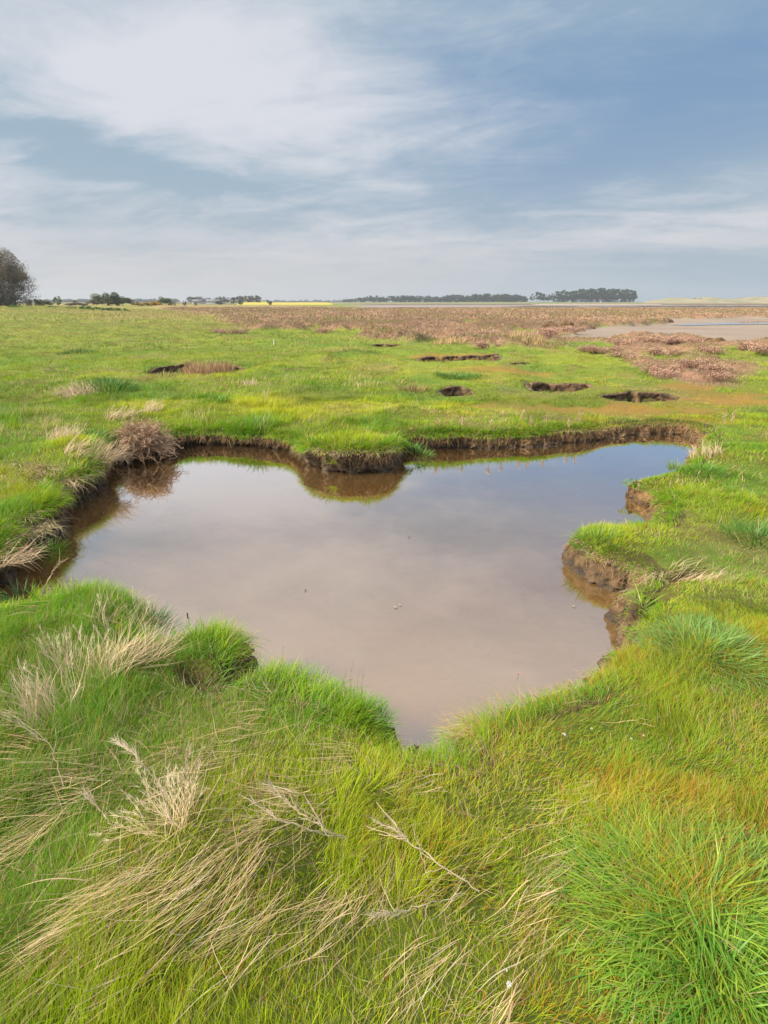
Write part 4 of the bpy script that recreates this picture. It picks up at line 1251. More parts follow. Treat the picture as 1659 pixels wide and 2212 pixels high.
for (u, v, lb) in [(1302, 1132, 'pink bud at the left end of the promontory turf'), (1334, 1128, 'pink bud in the middle of the promontory turf'), (1345, 1136, 'pink bud beside the middle one on the promontory'),
                   (1470, 1190, 'pink bud on the turf above the right inlet'), (1486, 1196, 'pair bud right of the one above the inlet'), (1118, 1468, 'pink bud on the near right lip of the pool')]:
    petal_flower(ground_at(u, v), .011, 3, lb, name='pink_bud', pc=(.62, .25, .24), st=.035, group='pink buds on the right bank')

# scraps floating on the pool
for i, (u, v, sz, lb) in enumerate([(855, 1312, .014, 'pale petal scrap floating in the middle of the pool'), (883, 1160, .012, 'tiny brown scrap floating far out on the pool'), (1300, 985, .02, 'small scrap floating near the far bank'),
                                (278, 1083, .03, 'pale feather scrap floating beside the left bank'), (1240, 1310, .012, 'light scrap floating near the right inlet'), (865, 1747 - 440, .010, 'speck floating beside the pale petal scrap'), (660, 1275, .011, 'dark speck floating left of the pool centre')]):
    c = at(u, v, .004)
    a = np.linspace(0, 2 * math.pi, 9)[:-1]; th = rng.uniform(0, 3)
    X = np.cos(a) * sz; Y = np.sin(a) * sz * .38
    Z = .003 + .15 * X * X / sz
    top = np.stack([c[0] + X * math.cos(th) - Y * math.sin(th), c[1] + X * math.sin(th) + Y * math.cos(th), c[2] + Z], 1)
    bot = top - np.array([0, 0, .0015])
    V = np.concatenate([top, bot]); Q = [[0, 1, 2, 3], [0, 3, 4, 7], [4, 5, 6, 7], [8, 11, 10, 9], [8, 15, 12, 11], [12, 15, 14, 13]] + [[j, j + 8, (j + 1) % 8 + 8, (j + 1) % 8] for j in range(8)]
    dk = 'brown' in lb or 'dark' in lb
    tag(mesh_np('floating_scrap', V, np.array(Q), M_TWIG, col=np.tile(np.array([[.10, .07, .04] if dk else [.34, .27, .2]]), (16, 1)), loc=tuple(c)), lb, 'scrap', 'scraps floating on the pool')

# sticks sunk in the shallow end
for (a_, b_, lb) in [((925, 1542), (1000, 1470), 'long thin stick sunk in the shallow near end of the pool'), ((1010, 1455), (1065, 1405), 'blurred dark stick sunk farther out in the pool')]:
    p, q2 = at(*a_, -.035), at(*b_, -.04)
    P = [p + (q2 - p) * f + rng.normal(0, .004, 3) for f in np.linspace(0, 1, 8)]
    V, Q = tube(P, .007, .004, 6)
    tag(mesh_np('sunken_stick', V, Q, M_TWIG, col=np.tile(np.array([[.08, .055, .035]]), (len(V), 1)), loc=tuple(p)), lb, 'stick', 'sticks sunk in the pool')

# little white marker peg in the meadow
c = ground_at(592, 745)
V, Q = tube([c, c + np.array([0, 0, .18]), c + np.array([0, 0, .2])], .018, .016, 8)
tag(mesh_np('marker_peg', V, Q, flat_mat('white_paint', (.7, .7, .66), (.8, .8, .77)), loc=tuple(c)), 'little white peg standing in the green marsh beyond the pool', 'peg')


# ------------------------------------------------------------------ single scrub bushes on the marsh
def leaf_cloud(n, ctr, rad, size, c1, c2, aspect=.6, up=0.0):
    """small leaf faces scattered in ellipsoids; ctr (k,3), rad (k,3)"""
    k = rng.randint(0, len(ctr), n)
    d = rng.normal(0, 1, (n, 3)); d /= np.linalg.norm(d, axis=1)[:, None]
    rr = rng.uniform(.25, 1, n) ** .5
    P = ctr[k] + d * rad[k] * rr[:, None]
    a = rng.normal(0, 1, (n, 3)) + np.array([0, 0, up]); a /= np.linalg.norm(a, axis=1)[:, None]
    b = np.cross(a, rng.normal(0, 1, (n, 3))); b /= np.linalg.norm(b, axis=1)[:, None]
    sz = size * rng.uniform(.6, 1.5, n)
    a = a * sz[:, None]; b = b * (sz * aspect)[:, None]
    V = np.stack([P - a, P + b, P + a, P - b], 1).reshape(-1, 3)
    Q = np.arange(4 * n).reshape(n, 4)
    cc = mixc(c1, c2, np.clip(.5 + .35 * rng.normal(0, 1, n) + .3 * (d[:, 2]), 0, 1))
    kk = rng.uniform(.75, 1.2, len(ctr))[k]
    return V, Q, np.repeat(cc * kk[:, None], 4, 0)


def scrub_mesh(seed, w, h):
    k = 9
    ctr = np.stack([rng.uniform(-.6, .6, k) * w, rng.uniform(-.5, .5, k) * w, rng.uniform(.2, .6, k) * h], 1)
    rad = np.stack([rng.uniform(.22, .4, k) * w, rng.uniform(.22, .4, k) * w, rng.uniform(.3, .5, k) * h], 1)
    pk = Pack()
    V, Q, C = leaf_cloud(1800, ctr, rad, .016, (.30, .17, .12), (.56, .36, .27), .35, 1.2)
    V[:, 2] = np.abs(V[:, 2]); pk.add(V, Q, C)
    for j in range(40):
        c = ctr[rng.randint(k)]
        V, Q = tube([np.array([c[0] * .5, c[1] * .5, 0]), c * np.array([.9, .9, .7]), c + rng.normal(0, .06, 3)], .006, .003, 3)
        pk.add(V, Q, np.tile(np.array([[.22, .14, .10]]), (len(V), 1)))
    return pk.build('scrub_bush', M_TWIG, link=False)


SB = [scrub_mesh(i, .42, .30) for i in range(4)]
spots = [(1410, 806, .9, 'pale scrub bush nearest the pit at the left end of the pink row'), (1428, 800, 1.0, 'whitish pink scrub bush behind the palest near one'), (1448, 812, .9, 'rounded scrub bush second along the near pink row'),
         (1472, 808, .9, 'broad low scrub bush in the middle of the near pink row'), (1494, 814, .9, 'rusty scrub bush right of the middle of the near pink row'), (1520, 812, 1.0, 'dark based scrub bush standing before the green strip'),
         (1536, 800, 1.0, 'pink scrub bush against the grassy strip by the right frame edge'), (1556, 812, .8, 'last small scrub bush at the right of the near pink row'), (1508, 790, 1.1, 'tall pink scrub bush behind the near row'),
         (1470, 772, 1.2, 'large pink scrub bush beyond the near row on the right'), (1380, 778, 1.1, 'scrub bush left of a green patch beyond the pits'), (1345, 768, 1.2, 'scrub bush on the pink slope facing the pits'),
         (1310, 760, 1.2, 'scrub bush at the foot of the pale sand bay'), (1425, 762, 1.2, 'scrub bush between two green strips on the right'), (1268, 756, 1.2, 'low scrub bush beside the straw coloured grass'),
         (1530, 758, 1.3, 'dark scrub bush at the corner of the sand bay'), (1480, 742, 1.4, 'high pink scrub bush on the rim of the sand bay'), (1440, 738, 1.4, 'pink scrub bush beside the highest one on the sand rim'),
         (1390, 738, 1.4, 'pink scrub bush in the middle of the sand rim'), (1350, 742, 1.4, 'pink scrub bush left of the middle of the sand rim'), (1610, 752, 1.4, 'reddish scrub bush right of the sand bay mouth'),
         (1645, 758, 1.4, 'reddish scrub bush cut by the right frame edge'), (1210, 718, 1.8, 'dark scrub bush overhanging the left end of the sand bay'), (1238, 712, 1.8, 'dark scrub bush on the mud cliff by the sand bay'),
         (1180, 722, 1.8, 'scrub bush just inland of the mud cliff'), (1100, 728, 1.7, 'pink scrub bush alone on a green gap in mid marsh'), (700, 716, 1.5, 'small pink scrub bush at the green edge left of centre'),
         (480, 716, 1.5, 'flat pink scrub bush out on the left green marsh'), (520, 718, 1.4, 'flat pink scrub bush beside the left one on the marsh'), (1050, 748, 1.4, 'low brown scrub bush nearest the long pit')]
for i, (u, v, sc, lb) in enumerate(spots):
    src = SB[i % 4]
    o = src.copy(); COL.objects.link(o)
    o.location = ground_at(u, v + 4); o.rotation_euler = (0, 0, rng.uniform(0, 6.28)); o.scale = (sc * 1.25, sc * 1.1, sc * .72)
    tag(o, lb, 'scrub bush', 'pink scrub bushes on the marsh')

# crumbled blocks of dark mud by the sand bay
for (u, v, w, h_, lb) in [(1185, 716, 1.0, .5, 'black undercut mud block left of the sand bay'), (1222, 716, 1.1, .5, 'black mud block standing at the edge of the sand bay'), (1252, 712, 1.0, .35, 'grey green mud block lying on the sand'),
                          (1278, 711, .5, .16, 'small dark mud block apart on the sand'), (1430, 697, 1.6, .3, 'long low mud block between sand and water streak'), (1545, 752, .8, .35, 'dark weedy mud block at the mouth of the sand bay')]:
    c = at(u, v, .19)
    nu, nv_ = 22, 11
    th = np.linspace(0, 2 * math.pi, nu, endpoint=False); ph = np.linspace(.02, math.pi * .55, nv_)
    TH, PH = np.meshgrid(th, ph)
    D = np.stack([np.cos(TH) * np.sin(PH), np.sin(TH) * np.sin(PH), np.cos(PH)], -1).reshape(-1, 3)
    D = np.sign(D) * np.abs(D) ** .7
    rad = 1 + (fbm3(D + u, 2.5, 3, 3) - .5) * .7
    V = c + D * rad[:, None] * np.array([w * .5, w * .3, h_])
    ii = np.arange(nu * nv_).reshape(nv_, nu)
    Q = np.stack([ii[:-1], np.roll(ii[:-1], -1, 1), np.roll(ii[1:], -1, 1), ii[1:]], -1).reshape(-1, 4)
    tag(mesh_np('mud_block', V, Q, M_MUD, loc=tuple(c)), lb, 'mud block', 'mud blocks by the sand bay')

# water lying on the sand and on the far flats
def sheet(name, poly, z, mat):
    P = np.array([at(u, v, z) for u, v in poly])
    me = bpy.data.meshes.new(name); me.from_pydata([tuple(p) for p in P], [], [list(range(len(P)))]); me.materials.append(mat)
    o = bpy.data.objects.new(name, me); COL.objects.link(o)
    return tag(o, kind='structure')


sheet('creek_water', [(1480, 703), (1540, 701.5), (1620, 700.5), (1800, 699), (1800, 693), (1640, 694), (1560, 696.5), (1500, 699), (1450, 701)], .235, M_CREEK)

# ------------------------------------------------------------------ far shore
def far_ground(name, u0, u1, y0, y1, z, mat, seed, wav=.6, fr_=.02):
    """a low rise of land beyond the flats, with a soft front and real depth"""
    nx, ny = 90, 14
    V = []
    for j in range(ny):
        f = j / (ny - 1); Y = y0 + (y1 - y0) * f
        for i in range(nx):
            g = i / (nx - 1); U = u0 + (u1 - u0) * g
            p = at_depth(U, Y, .3)
            hz = z * (1 - (2 * f - .75) ** 4 * .8 if f > .375 else math.sin(min(1, f / .3) * math.pi / 2) ** .7)
            e = min(1, min(g, 1 - g) * 14) ** .5
            hh = max(.0, hz) * e * (1 + wav * (float(vn(p[0] * fr_ + seed, Y * fr_ * .7, 3)) - .5) + wav * .6 * (float(vn(p[0] * fr_ * 4 + seed, Y * fr_ * 2, 4)) - .5))
            V.append((p[0], Y, .25 + hh))
    ii = np.arange(nx * ny).reshape(ny, nx)
    Q = np.stack([ii[:-1, :-1], ii[:-1, 1:], ii[1:, 1:], ii[1:, :-1]], -1).reshape(-1, 4)
    return tag(mesh_np(name, np.array(V), Q, mat, smooth=True), kind='structure')


M_DUNE = flat_mat('dune_grass', (0.20, 0.20, 0.10), (0.34, 0.29, 0.18), .05)
M_PASTURE = flat_mat('far_pasture', (0.12, 0.19, 0.05), (0.19, 0.24, 0.07), .05)
M_SALT = flat_mat('far_saltmarsh', (0.19, 0.13, 0.085), (0.24, 0.18, 0.10), .04)
M_SAND = flat_mat('pale_sand', (0.42, 0.35, 0.27), (0.50, 0.42, 0.33), .2)
far_ground('dunes', 1385, 2300, 480, 640, 3.1, M_DUNE, 5, 1.3, .03)
far_ground('far_saltmarsh', 690, 2300, 330, 470, 0.55, M_SALT, 9, .8)
far_ground('far_meadow', 690, 1430, 480, 660, 0.95, M_PASTURE, 14, .6)
far_ground('sand_spit', 1150, 1430, 300, 330, .35, M_SAND, 3, .8)
far_ground('mud_ridge', 1080, 2300, 176, 186, .30, flat_mat('dark_mud_ridge', (.05, .045, .04), (.11, .09, .07), .3), 23, 1.2, .1)
far_ground('rapeseed_field', 512, 720, 300, 600, .85, M_RAPE, 30, .35, .01)
far_ground('rising_field', 470, 585, 530, 620, 2.1, M_PASTURE, 40, .3)

M_FAR = {}


def tree_src(kind, seed):
    """trunk and crown meshes of one tree of about unit height"""
    pk = Pack()
    if kind == 'pine':
        lean = rng.normal(0, .02)
        pts_ = [np.array([lean * f * 3, 0, f * .85]) for f in np.linspace(0, 1, 5)]
        V, Q = tube(pts_, .018, .008, 6); pk.add(V, Q, np.tile(np.array([[.13, .075, .05]]), (len(V), 1)))
        for j in range(6):
            z = rng.uniform(.45, .8); a = rng.uniform(0, 6.28); p = np.array([lean * z * 3, 0, z])
            V, Q = tube([p, p + np.array([math.cos(a) * .1, math.sin(a) * .1, .05])], .007, .003, 4); pk.add(V, Q, np.tile(np.array([[.12, .07, .05]]), (len(V), 1)))
        k = 16
        zz = rng.uniform(.26, .92, k)
        ra = (1.02 - zz) * .30 + .03
        ang = rng.uniform(0, 6.28, k)
        ctr = np.stack([np.cos(ang) * ra + lean * 2.4, np.sin(ang) * ra, zz], 1)
        rad = np.stack([rng.uniform(.07, .13, k), rng.uniform(.07, .13, k), rng.uniform(.04, .08, k)], 1)
        V, Q, C = leaf_cloud(1500, ctr, rad, .020, (.020, .045, .022), (.055, .095, .040), .7)
    else:
        pts_ = [np.array([0, 0, f * .6]) + rng.normal(0, .01, 3) * f for f in np.linspace(0, 1, 5)]
        V, Q = tube(pts_, .030, .012, 6); pk.add(V, Q, np.tile(np.array([[.09, .07, .055]]), (len(V), 1)))
        for j in range(9):
            z = rng.uniform(.2, .55); a = rng.uniform(0, 6.28); p = np.array([0, 0, z])
            V, Q = tube([p, p + np.array([math.cos(a) * .12, math.sin(a) * .12, .12]), p + np.array([math.cos(a) * .22, math.sin(a) * .22, .28])], .012, .004, 4)
            pk.add(V, Q, np.tile(np.array([[.09, .07, .055]]), (len(V), 1)))
        k = 18
        ang = rng.uniform(0, 6.28, k); zz = rng.uniform(.12, .88, k)
        ra = np.sqrt(np.clip(1 - ((zz - .5) / .5) ** 2, .05, 1)) * .27
        ctr = np.stack([np.cos(ang) * ra, np.sin(ang) * ra, zz], 1)
        rad = np.stack([rng.uniform(.10, .17, k), rng.uniform(.10, .17, k), rng.uniform(.07, .13, k)], 1)
        pal = {'wood': ((.030, .050, .025), (.075, .095, .045)), 'fresh': ((.08, .12, .03), (.19, .24, .06)), 'grey': ((.06, .055, .05), (.125, .12, .10))}[kind]
        V, Q, C = leaf_cloud(1500, ctr, rad, .024, pal[0], pal[1], .8)
    trunk = pk.build('trunk', M_TWIG, link=False)
    crown = mesh_np('crown', V, Q, M_LEAF, col=C, link=False)
    return trunk, crown


def plant_tree(src, name, loc, h, wsc, label, group, cat='tree'):
    r = empty(name, tuple(loc)); r.rotation_euler = (0, 0, rng.uniform(0, 6.28)); r.scale = (h * wsc, h * wsc, h)
    for s_ in src:
        c = s_.copy(); COL.objects.link(c); c.parent = r
    return tag(r, label, cat, group)


PINES = [tree_src('pine', i) for i in range(4)]
WOOD = [tree_src('wood', i) for i in range(4)]
GREY = [tree_src('grey', i) for i in range(3)]
FRESH = [tree_src('fresh', i) for i in range(2)]


def base_z(Y):
    return .3 if Y < 300 else .8


# the pine wood on the far right shore, picture column / top of crown
tops = [(1132, 641), (1150, 634), (1165, 632), (1180, 637), (1205, 630), (1225, 629), (1250, 627), (1275, 626), (1300, 624), (1325, 625), (1345, 626), (1362, 626), (1372, 629), (1380, 636)]
for row, Y in enumerate((690, 705, 725)):
    u = 1133 + row * 2.0
    while u < 1376:
        ztop = np.interp(u, [p[0] for p in tops], [p[1] for p in tops]) + rng.uniform(-1.6, 3.0) + row * .3
        gap = rng.rand() < .14 and u < 1215
        if not gap:
            loc = at_depth(u, Y, .9)
            hgt = (651.5 - ztop) / F * Y + EYE - .9
            plant_tree(PINES[rng.randint(4)], 'pine_tree', loc, max(5, hgt), rng.uniform(.9, 1.2), 'tall dark pine in the dense wood ending the tree line on the far shore', 'pines in the far wood')
        u += rng.uniform(7.5, 10.5)
# the lower belt of woodland to its left
u = 742
bt = [(740, 647), (780, 645), (800, 641), (830, 643), (860, 640.5), (900, 641), (950, 643), (975, 639.5), (1000, 641), (1030, 638.5), (1052, 636), (1062, 640), (1090, 637), (1115, 639), (1132, 641)]
while u < 1132:
    for row, Y in enumerate((740, 775)):
        uu = u + row * 3
        top = np.interp(uu, [p[0] for p in bt], [p[1] for p in bt]) + rng.uniform(-2.0, 1.6) - 1.0
        loc = at_depth(uu, Y, .8)
        hgt = (651.5 - top) / F * Y + EYE - .8
        src = WOOD[rng.randint(4)] if rng.rand() < .6 else (GREY[rng.randint(3)] if rng.rand() < .5 else PINES[rng.randint(4)])
        plant_tree(src, 'woodland_tree', loc, max(4, hgt), rng.uniform(1.0, 1.5), 'small dark tree in the long wooded belt along the far shore', 'trees in the far wooded belt')
    u += rng.uniform(5, 7.5)
for u in np.arange(1200, 1376, 11.0):
    plant_tree(WOOD[rng.randint(4)], 'understorey_tree', at_depth(u + rng.uniform(-3, 3), 684 + rng.uniform(0, 30), .8), rng.uniform(5, 8), 1.6, 'low dark tree filling the foot of the pine wood', 'understorey of the pine wood')
# isolated trees that one can tell apart
plant_tree(PINES[1], 'pine_tree', at_depth(1053, 700, .8), 9.8, 1.1, 'single pine standing taller than the belt, before a gap in the trees', 'pines in the far wood')
plant_tree(FRESH[0], 'young_tree', at_depth(1080, 640, .9), 4.2, 1.5, 'fresh pale green tree in front of the wooded belt', None)
plant_tree(FRESH[1], 'young_tree', at_depth(1010, 650, .9), 3.2, 1.6, 'smaller pale green tree left of the single pine', None)
# grey leafless copse beside the yellow field
for (u, top, w) in [(416, 645.0, 1.7), (432, 644.5, 1.7), (448, 645.5, 1.5), (466, 645.5, 1.2), (478, 644.5, 1.2), (490, 645.5, 1.2), (503, 645, 1.2), (516, 643.5, 1.1), (527, 643.5, 1.0), (538, 642.5, 1.0), (548, 643.0, 1.0), (556, 642, .9)]:
  for Y in (455 + rng.uniform(-10, 10), 485 + rng.uniform(-10, 10)):
    hgt = (651.5 - top + rng.uniform(-1, 1)) / F * Y + EYE - .4 + .5
    plant_tree(GREY[rng.randint(3)], 'bare_tree', at_depth(u + rng.uniform(-5, 5), Y, .4), hgt * 1.12, w * 1.3, 'greyish tree in the copse between the barns and the yellow field', 'grey trees of the copse by the yellow field')
for (u, Y, hgt, w, src, lb) in [(500 - 26, 300, 2.7, 1.9, WOOD[0], 'round dark bush in front of the grey copse'), (520, 300, 2.0, 2.0, WOOD[1], 'smaller dark bush between the copse and the yellow field'),
                                (600 - 18, 250, 2.2, 1.5, WOOD[2], 'dark round bush standing before the yellow field'), (400, 190, 1.9, .9, GREY[0], 'thin brown shrub alone in front of the barns'),
                                (422, 230, 1.6, 1.5, FRESH[0], 'small yellowish bush before the barns')]:
    plant_tree(src, 'round_bush', at_depth(u, Y, .3), hgt, w, lb, None, 'bush')
# barns beyond the meadow, roof and walls
M_WALL = flat_mat('barn_wall', (.42, .42, .42), (.5, .5, .49), 1.0)
M_ROOF = flat_mat('barn_roof', (.13, .14, .15), (.19, .20, .21), 1.0)
for (u, Y, w, d_, hw, hr, lb) in [(430, 380, 7, 6, 1.6, 1.0, 'low white walled barn at the left of the copse'), (462, 400, 13, 8, 1.5, 1.2, 'long grey roofed barn in front of the copse'), (242, 520, 5, 5, 3.2, 1.5, 'tiny white cottage among the dark woods on the left')]:
    c = at_depth(u, Y, .3); r = empty('barn', tuple(c))
    x0, x1, y0, y1 = -w / 2, w / 2, -d_ / 2, d_ / 2
    V = [(x0, y0, 0), (x1, y0, 0), (x1, y1, 0), (x0, y1, 0), (x0, y0, hw), (x1, y0, hw), (x1, y1, hw), (x0, y1, hw)]
    mesh_np('wall', np.array(V), np.array([[0, 1, 5, 4], [1, 2, 6, 5], [2, 3, 7, 6], [3, 0, 4, 7]]), M_WALL, parent=r)
    e = .3
    V = [(x0 - e, y0 - e, hw), (x1 + e, y0 - e, hw), (x1 + e, 0, hw + hr), (x0 - e, 0, hw + hr), (x0 - e, y1 + e, hw), (x1 + e, y1 + e, hw),
         (x0 - e, y0 - e, hw + .15), (x1 + e, y0 - e, hw + .15), (x1 + e, 0, hw + hr + .15), (x0 - e, 0, hw + hr + .15), (x0 - e, y1 + e, hw + .15), (x1 + e, y1 + e, hw + .15)]
    mesh_np('roof', np.array(V), np.array([[6, 7, 8, 9], [9, 8, 11, 10], [0, 3, 2, 1], [3, 4, 5, 2], [0, 1, 7, 6], [4, 10, 11, 5], [1, 2, 8, 7], [2, 5, 11, 8], [0, 6, 9, 3], [3, 9, 10, 4]]), M_ROOF, parent=r)
    tag(r, lb, 'building')


# bushes and gorse along the left edge of the marsh
def bush(name, c, w, d_, h, n, size, c1, c2, label, cat='bush', group=None, k=14, flowers=0, stems=True):
    root = empty(name, tuple(c))
    a = rng.uniform(0, 6.28, k); q = np.sqrt(rng.uniform(0, 1, k))
    ctr = np.stack([np.cos(a) * q * w * .40, np.sin(a) * q * d_ * .40, h * (.25 + .5 * (1 - q ** 2) * rng.uniform(.5, 1.1, k))], 1)
    rad = np.stack([rng.uniform(.10, .18, k) * w, rng.uniform(.10, .18, k) * d_, rng.uniform(.14, .26, k) * h], 1)
    V, Q, C = leaf_cloud(n, ctr, rad, size, c1, c2, .6)
    V[:, 2] = np.abs(V[:, 2])
    mesh_np('foliage', V, Q, M_LEAF, parent=root, col=C)
    pk = Pack()
    for j in range(10):
        p = ctr[rng.randint(k)]
        V, Q = tube([p * np.array([.3, .3, 0]), p * np.array([.6, .6, .6]), p], .03 * h / 2, .012 * h / 2, 4); pk.add(V, Q, np.tile(np.array([[.10, .075, .055]]), (len(V), 1)))
    pk.build('stems', M_TWIG, parent=root)
    if flowers:
        V, Q, C = leaf_cloud(flowers, ctr, rad * 1.08, size * 1.1, (.55, .30, .01), (.72, .46, .02), .8)
        V[:, 2] = np.abs(V[:, 2])
        mesh_np('flowers', V, Q, M_LEAF, parent=root, col=C)
    return tag(root, label, cat, group)


def bz(u, Y):
    p = at_depth(u, Y, .5)
    z = float(H(np.array([p[0]]), np.array([Y]))[0])
    return np.array([p[0], Y, z - .05])


GB1, GB2 = (.045, .065, .022), (.13, .155, .05)
bush('thicket', bz(234, 150), 9.5, 5, 4.0, 5200, .11, GB1, GB2, 'big dark green thicket on the left horizon, higher than its neighbours')
bush('thicket', bz(264, 152), 7.0, 5, 2.8, 3000, .11, GB1, GB2, 'long sloping thicket joined to the right of the highest one')
bush('thicket', bz(356, 165), 7.0, 4, 2.8, 2600, .11, (.05, .075, .022), (.15, .18, .05), 'green thicket right of the orange gorse')
bush('gorse_bush', bz(336, 160), 3.8, 2.5, 1.6, 900, .09, (.06, .06, .02), (.14, .13, .04), 'brightest gorse bush with orange yellow flowers beside a green thicket', 'gorse', 'gorse bushes in flower', flowers=700)
bush('gorse_bush', bz(318, 160), 4.0, 2.5, 1.4, 900, .09, (.06, .06, .02), (.14, .13, .04), 'lower gorse bush with few orange flowers in the middle of the row', 'gorse', 'gorse bushes in flower', flowers=380)
bush('gorse_bush', bz(296, 158), 3.6, 2.5, 1.3, 800, .09, (.07, .07, .02), (.18, .17, .04), 'dull yellow gorse bush next to the sloping thicket', 'gorse', 'gorse bushes in flower', flowers=240)
bush('bramble_bush', bz(200, 140), 3.4, 3, 1.7, 1000, .09, (.08, .055, .035), (.17, .15, .05), 'brownish bramble with a twiggy top left of the high thicket')
bush('bramble_bush', bz(165, 135), 6, 3, .9, 1400, .09, (.10, .07, .05), (.18, .13, .09), 'low purple brown bramble bank on the left horizon')
bush('bramble_bush', bz(95, 130), 4.5, 3, 1.5, 1300, .09, (.07, .08, .025), (.17, .18, .05), 'olive green scrub beside the big tree')
bush('bramble_bush', bz(75, 128), 3, 3, 1.8, 900, .09, (.06, .07, .025), (.14, .16, .05), 'taller olive shrub touching the big tree')
for (u, Y, sc, lb) in [(30, 95, 1.0, 'leafy nettle clump at the left frame edge below the big tree'), (112, 100, .8, 'small green nettle clump left of the middle of the row'), (185, 92, 1.2, 'broad green nettle clump in the middle of the left row'),
                       (213, 90, 1.0, 'green nettle clump right of the broad one'), (242, 88, 1.2, 'dark green nettle clump below the high thicket'), (262, 88, 1.0, 'low nettle clump under the sloping thicket'), (155, 96, .8, 'tiny nettle clump between grass and bramble')]:
    bush('nettle_clump', bz(u, Y), 2.4 * sc, 1.5, .6 * sc, 500, .07, (.06, .12, .02), (.13, .24, .04), lb, 'nettles', 'nettle clumps along the left meadow edge', k=8)
plant_tree(FRESH[1], 'young_tree', bz(126, 145), 2.4, 1.0, 'small pale round tree standing clear on the left horizon', None)
plant_tree(FRESH[0], 'young_tree', bz(164, 150), 1.6, .8, 'tiny pale bush tree between the round one and the thicket', None)
# dark woods far behind, one mass
pk = Pack()
for (u0, u1, top, Y) in [(60, 200, 647, 900), (180, 330, 648, 1000), (280, 385, 646.8, 950), (560, 760, 649, 1400)]:
    us_ = np.arange(u0, u1, 6.0)
    ctr = []; rad = []
    for u in us_:
        tz = (651.5 - (top + rng.uniform(-1.5, 2))) / F * Y + EYE
        p = at_depth(u, Y + rng.uniform(-20, 20), 0)
        ctr.append([p[0], p[1], tz * .5]); rad.append([4.5, 4.5, tz * .5])
    V, Q, C = leaf_cloud(len(us_) * 150, np.array(ctr), np.array(rad), .75, (.030, .048, .036), (.065, .085, .055), .8)
    pk.add(V, Q, C)
tag(pk.build('distant_woods', M_LEAF), 'bluish dark woods along the horizon behind the left bushes', 'woods', kind='stuff')
# dark bushes on the dunes
for (u, hgt, lb) in [(1489, 1.0, 'leftmost dark bush on the dune crest'), (1499, 1.9, 'highest dark bush of the four on the dune crest'), (1506, 1.3, 'low dark bush right of the highest on the dune'), (1514, 1.6, 'rightmost dark bush of the group on the dune crest')]:
    plant_tree(WOOD[rng.randint(4)], 'dune_bush', at_depth(u, 545, 2.6), hgt + .6, 1.8, lb, 'dark bushes on the dune crest', 'bush')


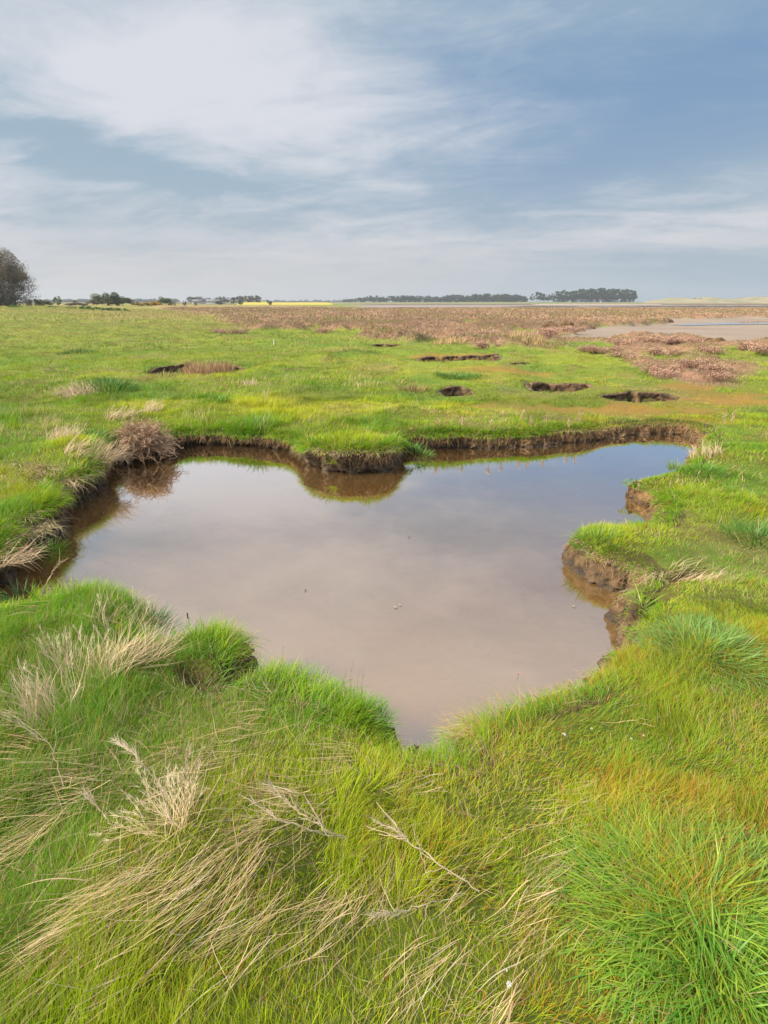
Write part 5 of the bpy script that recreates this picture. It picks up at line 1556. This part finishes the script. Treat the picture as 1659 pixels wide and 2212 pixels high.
# ------------------------------------------------------------------ the big tree at the left edge
def big_tree():
    Y = 122.0
    c = bz(-12, Y)
    root = empty('big_tree', tuple(c))
    pk = Pack(); ends = []
    def grow_limb(p, d, L, r, depth):
        P = [p]
        for f in range(4):
            d = d + rng.normal(0, .16, 3) + np.array([0, 0, .05]); d = d / np.linalg.norm(d)
            p = p + d * L / 4; P.append(p)
        V, Q = tube(P, r, r * .55, 6 if depth < 2 else 4); pk.add(V, Q, np.tile(np.array([[.075, .058, .045]]), (len(V), 1)))
        if depth >= 2: ends.extend(P[1:])
        if depth < 4:
            for j in range(4 if depth < 2 else 3):
                q_ = P[rng.randint(2, 5)]
                nd = d + rng.normal(0, .75, 3) + np.array([0, 0, .08]); nd /= np.linalg.norm(nd)
                grow_limb(q_, nd, L * rng.uniform(.55, .8), r * .55, depth + 1)
    for s in (-1.6, -.4, .8, 1.9, 3.2, 4.2):
        grow_limb(np.array([s, rng.normal(0, .5), 0.]), np.array([s * .10, 0, 1.]), 5.7 * (1 - abs(s) * .08), .20, 0)
    pk.build('trunk', M_TWIG, parent=root)
    E = np.array(ends)
    E = E[E[:, 2] > .6]
    n = 46000
    k = rng.randint(0, len(E), n)
    P = E[k] + rng.normal(0, .34, (n, 3))
    P[:, 2] = np.abs(P[:, 2])
    n3 = 60000
    d3 = rng.normal(0, 1, (n3, 3)); d3 /= np.linalg.norm(d3, axis=1)[:, None]
    P3 = d3 * (rng.uniform(.05, 1, n3) ** .4)[:, None] * np.array([7.0, 4.5, 6.2]) + np.array([.3, 0, 5.9])
    P3 = P3[(fbm3(P3 + 40, .55, 30, 3) > .49 + .06 * sstep(P3[:, 0], 2, 7)) & (P3[:, 2] > .2)]
    P = np.concatenate([P[:26000], P3]); n = len(P)
    # skirt of lower shoots
    n2 = 7000
    P2 = np.column_stack([rng.normal(1.0, 2.2, n2), rng.normal(0, 1.4, n2), np.abs(rng.normal(.6, 1.0, n2))])
    P = np.concatenate([P, P2]); n += n2
    a = rng.normal(0, 1, (n, 3)); a /= np.linalg.norm(a, axis=1)[:, None]
    b = np.cross(a, rng.normal(0, 1, (n, 3))); b /= np.linalg.norm(b, axis=1)[:, None]
    sz = rng.uniform(.07, .15, n)
    V = np.stack([P - a * sz[:, None], P + b * sz[:, None] * .5, P + a * sz[:, None], P - b * sz[:, None] * .5], 1).reshape(-1, 3)
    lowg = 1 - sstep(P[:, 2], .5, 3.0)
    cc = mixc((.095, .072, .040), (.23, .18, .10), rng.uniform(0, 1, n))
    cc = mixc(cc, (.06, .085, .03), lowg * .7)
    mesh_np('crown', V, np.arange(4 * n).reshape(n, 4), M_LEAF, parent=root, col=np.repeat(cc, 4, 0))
    tag(root, 'big brown twiggy tree just coming into leaf at the left frame edge', 'tree')


big_tree()

# ------------------------------------------------------------------ thin sea air between here and the far shore
def haze_box():
    x0, x1, y0, y1, z0, z1 = -1600., 1900., -30., 2300., -1.5, 40.
    V = [(x0, y0, z0), (x1, y0, z0), (x1, y1, z0), (x0, y1, z0), (x0, y0, z1), (x1, y0, z1), (x1, y1, z1), (x0, y1, z1)]
    Q = [[0, 3, 2, 1], [4, 5, 6, 7], [0, 1, 5, 4], [1, 2, 6, 5], [2, 3, 7, 6], [3, 0, 4, 7]]
    m, t = newmat('sea_air')
    v = t.n('ShaderNodeVolumePrincipled')
    v.inputs['Color'].default_value = c4(.80, .88, 1.0)
    v.inputs['Density'].default_value = 0.00038
    v.inputs['Anisotropy'].default_value = 0.2
    o = t.n('ShaderNodeOutputMaterial'); t.put(o.inputs['Volume'], v)
    tag(mesh_np('haze', np.array(V), np.array(Q), m), kind='stuff')


haze_box()
